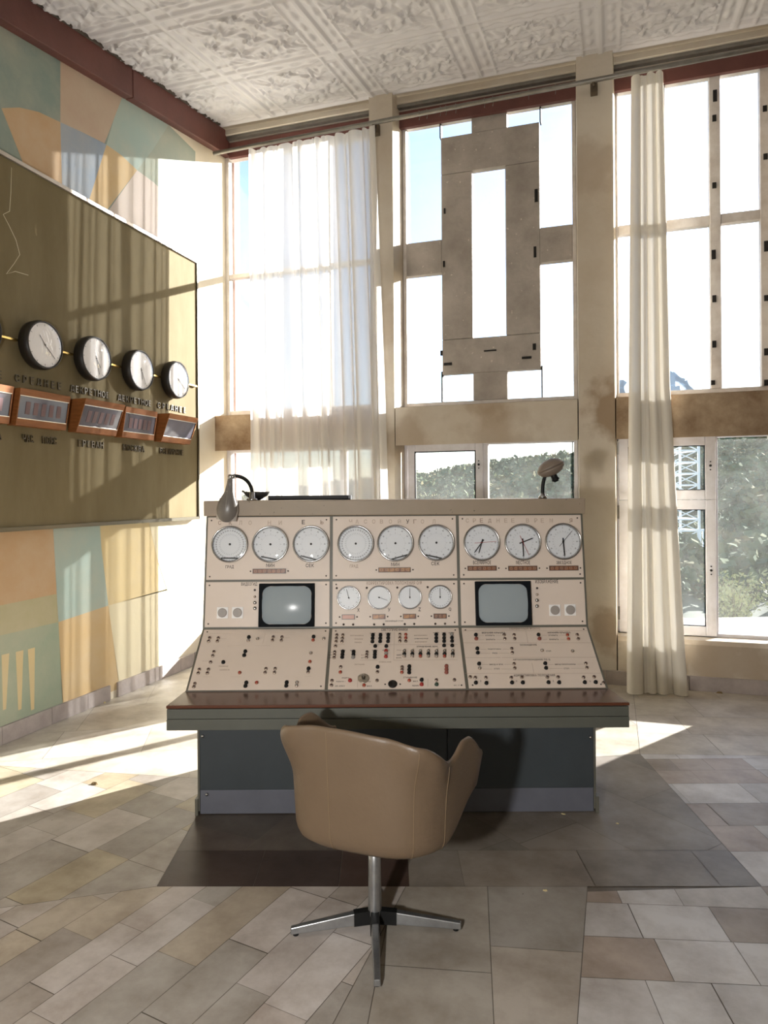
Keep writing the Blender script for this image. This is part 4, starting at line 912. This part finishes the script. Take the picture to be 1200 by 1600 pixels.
# ---- printed words
def word(body, px, py, wpx, m=INK, on=upm, hh=None, ex=.0004):
    M_ = on(px, py); me = text_mesh(body, .03, m, ex, 1, 1.1, .0005)
    w0 = max(v.co.x for v in me.vertices)-min(v.co.x for v in me.vertices); h0 = max(v.co.y for v in me.vertices)-min(v.co.y for v in me.vertices)
    sx = wpx*3.88/1100/w0 if on is upm else wpx*3.68/1100/w0
    sy = (hh or .021)/h0
    for v in me.vertices: v.co.x *= sx; v.co.y *= sy
    me.name = 'letter' if len(body) == 1 else 'lettering'; link(me.name.split('.')[0], me, con, M_)
for b, px, py in (('ГРАД', 359, 886), ('МИН', 422.5, 884), ('СЕК', 484, 884), ('МИН', 617.5, 882.5), ('СЕК', 680, 881)): word(b, px, py, 13, hh=.02)
word('ГРАД', 553, 885, 13, FAINT2, hh=.02)
word('ВСЕМИРНОЕ', 753, 879.5, 28); word('МЕСТНОЕ', 817, 879.5, 22); word('ЗВЕЗДНОЕ', 881, 879.5, 24)
word('ВИДЕОГИД', 389.5, 913, 25); word('ИЗОБРАЖЕНИЕ', 854, 909, 36); word('КОРРЕКТИРОВКА ПОЛОЖЕНИЯ О/Ф', 616, 911.3, 87, FAINT2)
for b, px, py in (('X', 560, 953.5), ('У', 608, 953), ('Z', 655.5, 952.5), ('Q', 703, 952)): word(b, px, py, 4, hh=.02)
for b, px, m in (('С', 343.5, FAINT2), ('К', 360, FAINT2), ('Л', 376, FAINT), ('О', 391, FAINT), ('Н', 421, FAINT), ('И', 438, FAINT), ('Е', 474, INK), ('Ь', 503, FAINT2)): word(b, px, 817.5 if px < 470 else 816.5, 5, m, hh=.024)
for b, px, m in (('Ч', 548, FAINT), ('А', 558, FAINT), ('С', 571, FAINT), ('О', 584, FAINT), ('В', 596, FAINT), ('О', 610, FAINT), ('Й', 624, FAINT), ('У', 637, INK), ('Г', 648, FAINT2), ('О', 660, FAINT), ('Л', 678, FAINT)): word(b, px, 815.5, 5, m, hh=.024)
for b, px, m in (('С', 730, FAINT), ('Р', 741, FAINT), ('Е', 752, FAINT2), ('Д', 765, FAINT2), ('Н', 778, FAINT), ('Е', 790, FAINT), ('Е', 801, FAINT), ('В', 824, FAINT), ('Р', 837, FAINT), ('Е', 847, FAINT), ('М', 861, FAINT), ('Я', 892, FAINT2)): word(b, px, 814, 5, m, hh=.024)
word('АВАРИЙНЫЙ СТОП', 616, 970.6, 28, INK, hh=.010)
LW = lambda b, x, y, w_, ox=715, s=.2, m=INK, h=.012: word(b, ox+x*s, 975+y*s, w_*s, m, lom, h)
LW('ПЕРВИЧНЫЙ ФОКУС', 525, 41, 250, m=FAINT2, h=.018)
LW('ВЕРХНЯЯ КРЫШКА', 280, 73, 190); LW('ОТКРЫТЬ', 252, 94, 75, h=.009); LW('ЗАКРЫТЬ', 257, 126, 75, h=.009)
LW('НИЖНЯЯ КРЫШКА', 792, 72, 185); LW('ОТКРЫТЬ', 745, 93, 75, h=.009); LW('ЗАКРЫТЬ', 752, 125, 75, h=.009)
LW('ОХЛАЖДЕНИЕ', 552, 168, 135, h=.014); LW('ПОДГОТОВКА', 287, 201, 105, h=.009); LW('ПУСК', 291, 233, 40, h=.009); LW('СТОП', 710, 217, 40, h=.009)
LW('АВТОСОПРОВОЖДЕНИЕ ПО Q', 577, 283, 290, h=.013); LW('ВВОД И ЗПК', 301, 321, 105, h=.010); LW('СТОП', 306, 355, 42, h=.009); LW('ВВОД ПРОГРАММЫ', 840, 320, 160, h=.010); LW('СТОП', 850, 353, 42, h=.009)
LW('КОРРЕКТИРОВКА ПОЛОЖЕНИЯ', 600, 406, 312, h=.014)
for b, x, y in (('X', 180, 451), ('У', 461, 451), ('Z', 746, 450), ('Q', 1033, 451)): LW(b, x, y, 9, h=.010)
LM = lambda b, x, y, w_, m=INK, h=.010: LW(b, x, y, w_, 500, S3, m, h)
LM('СВЕТОПРИЕМНИКИ', 607, 52, 225, h=.018)
for b, x, y, w_ in (('ФИЛЬТР', 430, 80, 48), ('ПОЛЕ', 492, 80, 30), ('ЗАТВОР', 556, 80, 48), ('ФИЛЬТР', 945, 77, 50), ('ПОЛЕ', 1008, 77, 32), ('ЗАТВОР', 1070, 77, 48)): LM(b, x, y, w_, h=.007)
for b, x, y, w_ in (('УСТАНОВКА', 300, 99, 115), ('ПОЛОЖЕНИЕ', 315, 128, 70), ('ПОИСК', 310, 155, 60), ('ФОТОКАМЕРА', 820, 98, 110)): LM(b, x, y, w_, FAINT2, .008)
LM('СПЕКТРОГРАФ', 826, 124, 115, h=.008); LM('ФОТОМЕТР', 823, 151, 100, FAINT2, .008)
LM('УПРАВЛЕНИЕ ЗЕРК', 873, 189, 175, h=.011); LM('ЩЕЛЬ', 186, 219, 42, h=.008); LM('ЛИНЗА', 266, 221, 44, h=.008); LM('ПРИЗМА', 448, 219, 46, h=.008); LM('ЗЕРКАЛО', 537, 218, 58, h=.008)
for i, (x, y) in enumerate(((88, 237), (83, 258), (80, 281), (348, 258), (348, 281), (645, 218), (644, 258), (642, 281))): LM(['ОТ', 'БЛ', 'ДЛ', 'ВК', 'ОТ', 'ПУСК', 'ВВЕРХ', 'ВНИЗ'][i], x, y, 26 if i < 5 else 40, FAINT2 if i in (3, 5) else INK, .007)
LM('ПИТАНИЕ', 322, 335, 80, FAINT2, .008); LM('СМЕНА КАС', 530, 315, 100, FAINT2, .008); LM('ЗАЩИТА', 208, 444, 60, h=.009); LM('РАБОТА 1', 170, 474, 70, h=.007); LM('БЛ. КРЕСТ', 165, 511, 75, h=.008); LM('ВКЛ', 402, 511, 36, h=.008); LM('ОТ', 404, 476, 18, h=.008)
LM('ОТКРЫВАНИЕ', 735, 441, 110, h=.010); LM('ВКЛ', 778, 472, 36, h=.008); LM('РЕЖИМ', 778, 508, 50, h=.009); LM('БЛ. 17', 1114, 505, 44, h=.007)
LL_ = lambda b, x, y, w_: LW(b, x, y, w_, 285, S3, FAINT2, .009)
LL_('ПРИВОД', 335, 350, 75); LL_('СКОРОСТЬ', 345, 379, 78)
# ---- printed rules
rl_ = MB(); rf = MB()
def rule(mb, x0, y0, x1, y1, ox, s, on=lom, w_=.0012):
    a, b = c_at(ox+x0*s, 975+y0*s, LO0, LO1), c_at(ox+x1*s, 975+y1*s, LO0, LO1); mb.bar((a[0], a[1], OFF), (b[0], b[1], OFF), w_, .0006)
for q in ((40, 57, 1020, 57), (45, 151, 620, 151), (650, 151, 1045, 151), (50, 267, 335, 267), (345, 266, 1090, 264), (55, 390, 1120, 389), (532, 60, 549, 150), (580, 308, 595, 387), (165, 94, 205, 94), (300, 94, 350, 94), (168, 125, 210, 125), (302, 125, 355, 125), (660, 93, 695, 93), (790, 93, 840, 93), (665, 125, 700, 125), (800, 125, 850, 125), (175, 202, 225, 202), (350, 201, 405, 201), (180, 233, 255, 233), (320, 233, 405, 232), (190, 321, 240, 321), (365, 320, 425, 320), (195, 356, 270, 356), (340, 355, 430, 355), (710, 321, 750, 321), (935, 319, 980, 319), (715, 352, 820, 352), (885, 351, 990, 350)): rule(rl_, *q, 715, .2)
for q in ((398, 172, 600, 172), (606, 70, 604, 172), (606, 172, 1120, 170), (325, 298, 470, 298), (600, 298, 1120, 296), (604, 172, 600, 298), (310, 430, 305, 520), (880, 450, 878, 515), (100, 172, 200, 172)): rule(rl_, *q, 500, S3)
for q in ((222, 80, 410, 80), (715, 77, 920, 76), (300, 122, 360, 122), (835, 117, 880, 117), (370, 183, 480, 183), (590, 180, 715, 180), (675, 82, 655, 165), (160, 306, 220, 306), (390, 433, 480, 433), (995, 432, 1050, 430), (170, 435, 240, 435)): rule(rf, *q, 285, S3)
rl_.build('printed_rule', FAINT2, con, pmtx(LO0, LO1, 0, 0)); rf.build('printed_rule', FAINT, con, pmtx(LO0, LO1, 0, 0))

# ================================================================== THINGS ON THE CONSOLE
ZT_ = 1.6685
def on_cap(px, Y): X, _, _ = sight(px, 790); return X*Y
GREYL = mat('grey_lamp_enamel', '#77716a', .35, var='#5f5952', scale=5, amt=.6, spots=('#c9c2b8', 26, .73)); BRNL = mat('brown_lamp_enamel', '#796c60', .4, var='#857769', scale=6, amt=.5)
# left lamp: its long head hangs over the console edge
Yb = 4.02; bx = on_cap(394, Yb)
lp = thing('desk_lamp', cw(bx, Yb, ZT_), TH, 'grey gooseneck desk lamp on the console, head hanging down over its edge', 'lamp')
MB().lathe([(.030, 0), (.030, .010), (.018, .014), (.016, .045), (.011, .05), (0, .05)], 24).build('lamp_base', CHROME, lp)
hx, hy = on_cap(362, 3.93)-bx, 3.905-Yb
def arc(p0, p1, p2, p3, n=14):
    return [tuple((1-t)**3*a+3*(1-t)**2*t*b+3*(1-t)*t*t*c+t**3*d for a, b, c, d in zip(p0, p1, p2, p3)) for t in [i/n for i in range(n+1)]]
MB().tube(arc((0, 0, .04), (0, 0, .10), (hx*.35, hy*.5, .146), (hx*.92, hy, .137)), .0105, 12).build('gooseneck', BLACK, lp)
jn = MB(); jn.tube([(hx*.75, hy*.95, .138), (hx, hy, .132)], .013, 12); jn.lathe([(0, -.016), (.012, -.012), (.016, 0), (.012, .012), (0, .016)], 14, mt=Matrix.Translation((hx, hy, .133))); jn.build('swivel_joint', CHROME, lp)
hm = Matrix.Translation((hx, hy, .125)) @ Matrix.Rotation(math.radians(7), 4, 'Y')
hd = MB(); hd.lathe([(.0, .0), (.014, 0), (.018, -.03), (.024, -.075), (.040, -.105), (.056, -.14), (.062, -.175), (.056, -.205), (.038, -.232), (.018, -.244), (0, -.246)], 32, mt=hm @ Matrix.Diagonal((.94, .62, 1, 1)))
hdo = hd.build('lamp_head', GREYL, lp)
MB().lathe([(.0625, -.178), (.0645, -.175), (.0625, -.172)], 36, mt=Matrix.Translation((0, 0, 0))).mesh('x', GREYL) if False else None
sm_ = MB(); sm_.tube([tuple(hm @ Vector(p)) for p in [(.0, -.0165-.022*math.sin(math.pi*t), -.04-.2*t) for t in [i/12 for i in range(13)]]], .0018, 6); sm_.build('shade_rim', STEEL, lp)
rm = MB(); rm.lathe([(.056, -.235), (.0615, -.175), (.050, -.115), (.046, -.115), (.056, -.175), (.05, -.23)], 32, mt=hm @ Matrix.Translation((.0, .016, 0)) @ Matrix.Diagonal((1, .55, 1, 1)), cap=False); rm.build('inner_shade', mat('pale_enamel', '#b8b2aa', .3), lp)
# dish
Yd = 4.12; dx_ = on_cap(400, Yd)
ds = MB(); ds.lathe([(0, .0), (.018, .0), (.030, .006), (.062, .026), (.078, .050), (.074, .050), (.056, .030), (.026, .010), (0, .008)], 36); ds.tube([(-.07, 0, .048), (-.085, 0, .056)], .006)
ds.build('shallow_dish', mat('black_enamel_dish', '#2b2a29', .4), mtx=Matrix.Translation(cw(dx_, Yd+.02, ZT_)) @ Matrix.Rotation(TH, 4, 'Z'), label='shallow black dish on the console top behind the left lamp neck', cat='dish')
# flat black case
Yf = 4.22; xa, xb = on_cap(419, Yf), on_cap(548, Yf)
fc_ = thing('flat_case', cw((xa+xb)/2, Yf, ZT_), TH, 'flat black rectangular case lying on the console top, left of centre', 'case'); wq = (xb-xa)/2
MB().box(-wq, wq-.016, 0, .26, .0, .026).build('case_body', BLACK, fc_, bevel=.002); MB().box(wq-.0155, wq, 0, .26, 0, .026).build('end_cap', mat('dark_grey_plastic', '#2d2c2c', .4), fc_, bevel=.002)
# right lamp: thrown back
Yr = 4.02; bx = on_cap(848, Yr)
lp = thing('desk_lamp', cw(bx, Yr, ZT_), TH, 'brown gooseneck desk lamp with oval head tilted up, standing on the console', 'lamp')
MB().lathe([(.024, 0), (.024, .012), (.017, .016), (.015, .03), (0, .03)], 24).build('lamp_base', CHROME, lp)
MB().tube(arc((0, 0, .02), (-.002, 0, .07), (.004, .0, .11), (.022, .0, .142)), .0105, 12).build('gooseneck', BLACK, lp)
M_ = Matrix.Translation((.047, .0, .175)) @ Matrix.Rotation(math.radians(-24), 4, 'Y')
hd = MB(); hd.lathe([(0, .048), (.03, .046), (.058, .034), (.078, .012), (.0835, .001)], 36, mt=M_ @ Matrix.Diagonal((.98, .7, 1, 1))); hd.build('lamp_head', BRNL, lp)
hd = MB(); hd.lathe([(.0835, -.001), (.079, -.014), (.060, -.034), (.030, -.044), (0, -.046)], 36, mt=M_ @ Matrix.Diagonal((.98, .7, 1, 1))); hd.build('lower_shell', BRNL, lp)
sk = MB(); mt_ = Matrix.Translation((.062, .0, .135)) @ Matrix.Rotation(math.radians(155), 4, 'Y'); sk.lathe([(.016, -.02), (.019, 0), (.019, .022), (.022, .024), (.022, .034), (.015, .036), (.015, .042), (0, .042)], 20, mt=mt_); sk.build('bulb_socket', BLACK, lp)

# ================================================================== SWIVEL CHAIR
LEATH = mat('tan_leather', '#6c5a47', .42, var='#604f3e', scale=3, amt=.5, bump=.12, bscale=60)
CHA = (-.047, 2.762)
CROT = math.radians(-21)
ch = thing('swivel_chair', cw(*CHA, 0), TH, 'tan leather tub chair on a steel pedestal, its back to the camera', 'chair')
N_T, N_V = 96, 22
def smooth(a, b, x): t = min(max((x-a)/(b-a), 0), 1); return t*t*(3-2*t)
def shell_pt(th, v, inner=False):
    # th: 0 = centre of the back, +-pi = open front; v: 0 bottom .. 1 rim
    at = abs(th)/math.radians(120)
    rim = .828-.02*smooth(.22, .42, at)-.085*smooth(.36, .55, at)+.045*smooth(.57, .72, at)-.10*smooth(.76, 1.0, at)-.022*smooth(-.1, .4, th/math.radians(120))
    bot = .376+.13*smooth(.55, .95, at)
    z = bot+(rim-bot)*v
    a_, b_ = .298, .290                                  # half width, half depth
    n_ = 3.4
    c_, s_ = math.cos(th), math.sin(th)
    rr = (abs(s_/a_)**n_+abs(c_/b_)**n_)**(-1/n_)
    rr *= .88+.12*math.sqrt(1-(1-min(v/.16, 1))**2)
    rr += .045*smooth(.6, 1, v)*smooth(.20, .36, at)*(1-smooth(.42, .58, at)) + .022*v
    th_ = .055*(1-.68*v)
    if inner: rr -= th_
    x, y = rr*s_, -rr*c_
    x *= 1+.27*smooth(-.29, .30, y)
    if th < 0: x += .085*smooth(.62, 1, at)
    return Vector((x, y, z))
sv, sf = [], []
T0 = math.radians(120)
prof_n = 0
for i in range(N_T+1):
    th = -T0+2*T0*i/N_T
    col = [shell_pt(th, 0)*1.0]
    col[0].x *= .72; col[0].y *= .72
    col += [shell_pt(th, j/N_V) for j in range(N_V+1)]
    o, inn = shell_pt(th, 1), shell_pt(th, 1, True); mid = (o+inn)/2; 
    for k in range(1, 4):
        a = math.pi*k/4; col.append(mid+(o-mid)*math.cos(a)+Vector((0, 0, .018*math.sin(a))))
    col += [shell_pt(th, 1-j/N_V*.62, True) for j in range(N_V+1)]
    prof_n = len(col); sv += col
for i in range(N_T):
    for j in range(prof_n-1): sf.append((i*prof_n+j, (i+1)*prof_n+j, (i+1)*prof_n+j+1, i*prof_n+j+1))
sf.append(tuple(range(prof_n))); sf.append(tuple(N_T*prof_n+j for j in reversed(range(prof_n))))
sf.append(tuple(i*prof_n for i in reversed(range(N_T+1))))
CM = Matrix.Rotation(CROT, 4, 'Z') @ Matrix.Translation((.0, .075, 0))
shell = MB().add(sv, sf, 0, True).build('shell', LEATH, ch, CM)
SEAMT = mat('seam_thread', '#7d6950', .5)
seat = MB(); sp = [shell_pt(-T0+2*T0*i/40, .18, True) for i in range(41)]
sp = [(p.x*.985, p.y*.985) for p in sp]+[(.16, .33), (0, .345), (-.16, .33)]
def ringz(k, z): return [(x*k, y*k, z) for x, y in sp]
sv = ringz(.96, .412)+ringz(1, .43)+ringz(1, .475)+ringz(.95, .50)+ringz(.5, .508); n_ = len(sp)
seat.add(sv+[(0, 0, .508)], [(k*n_+i, k*n_+(i+1) % n_, (k+1)*n_+(i+1) % n_, (k+1)*n_+i) for k in range(4) for i in range(n_)]+[(4*n_+i, 4*n_+(i+1) % n_, 5*n_) for i in range(n_)]+[tuple(reversed(range(n_)))], 0, True)
seat.build('seat_cushion', LEATH, ch, CM)
for deg in (-17, 41, 64, -62):
    th = math.radians(deg); pts = []
    for j in range(0, 26):
        p = shell_pt(th, j/25); d = Vector((p.x, p.y, 0)).normalized(); pts.append(p+d*.0002)
    MB().tube(pts, .0016, 6).build('seam', SEAMT, shell)
AL = mat('brushed_aluminium', '#a9aaab', .32, .85, var='#77787a', scale=14, amt=.5)
MB().lathe([(.0, .04), (.026, .04), (.027, .06), (.025, .20), (.0245, .405), (0, .405)], 28).build('pedestal', AL, ch)
MB().lathe([(.0, .395), (.10, .395), (.12, .402), (.12, .410), (0, .410)], 28).build('seat_plate', BLACK, ch)
for dx, dy in ((-.325, -.045), (.335, -.02), (.012, -.345), (-.02, .33)):
    d = Vector((dx, dy, 0)); u_ = d.normalized(); n_ = Vector((-u_.y, u_.x, 0)); l_ = MB()
    def sec(t, w_, zb, zt): p = d*t; return [p-n_*w_+Vector((0, 0, zb)), p+n_*w_+Vector((0, 0, zb)), p+n_*w_*.8+Vector((0, 0, zt)), p-n_*w_*.8+Vector((0, 0, zt))]
    a, b = sec(.24, .017, .022, .068), sec(1.0, .013, .008, .032)
    l_.add(a+b, [(0, 1, 2, 3), (7, 6, 5, 4), (0, 4, 5, 1), (1, 5, 6, 2), (2, 6, 7, 3), (3, 7, 4, 0)]); leg = l_.build('leg', AL, ch, bevel=.003)
    c_ = MB(); a, b = sec(.05, .020, .024, .074), sec(.255, .019, .021, .070); c_.add(a+b, [(0, 1, 2, 3), (7, 6, 5, 4), (0, 4, 5, 1), (1, 5, 6, 2), (2, 6, 7, 3), (3, 7, 4, 0)]); c_.build('leg_socket', BLACK, leg)
    g_ = MB(); g_.lathe([(.011, 0.0005), (.011, .009), (0, .009)], 14, mt=Matrix.Translation(d*.94)); g_.build('glide', BLACK, leg)

# ================================================================== SMALL THINGS ON THE FLOOR
CHIP = mat('dry_leaf', '#7a6544', .9); cm_ = None
for i, (px, py, s_, lb) in enumerate(((148, 1225, .022, 'dried leaf scrap on the sunlit floor left of the console'), (965, 1287, .010, 'pale crumb on the floor right of the console base'), (880, 1272, .012, 'yellowish crumb at the foot of the console right end'), (1125, 1083, .028, 'dry leaf on the floor right of the cream curtain'), (162, 1098, .03, 'fallen plaster lump at the gap in the left baseboard'), (852, 1392, .010, 'tiny straw scrap on the floor right of the chair'))):
    p = on_floor(px, py); rnd = random.Random(i); m_ = MB(); n_ = 9
    rv = [(math.cos(a)*s_*rnd.uniform(.6, 1.2), math.sin(a)*s_*rnd.uniform(.4, .8)) for a in [k*2*math.pi/n_ for k in range(n_)]]
    top = [(x*.6, y*.6, s_*rnd.uniform(.25, .5)) for x, y in rv]
    m_.add([(x, y, 0.0) for x, y in rv]+top, [(k, (k+1) % n_, n_+(k+1) % n_, n_+k) for k in range(n_)]+[tuple(range(n_, 2*n_)), tuple(reversed(range(n_)))])
    m_.build('floor_debris', CHIP if i in (0, 3) else mat('pale_crumb', '#c9b98c', .9), mtx=Matrix.Translation((p.x, p.y, .0005)), label=lb, cat='debris')
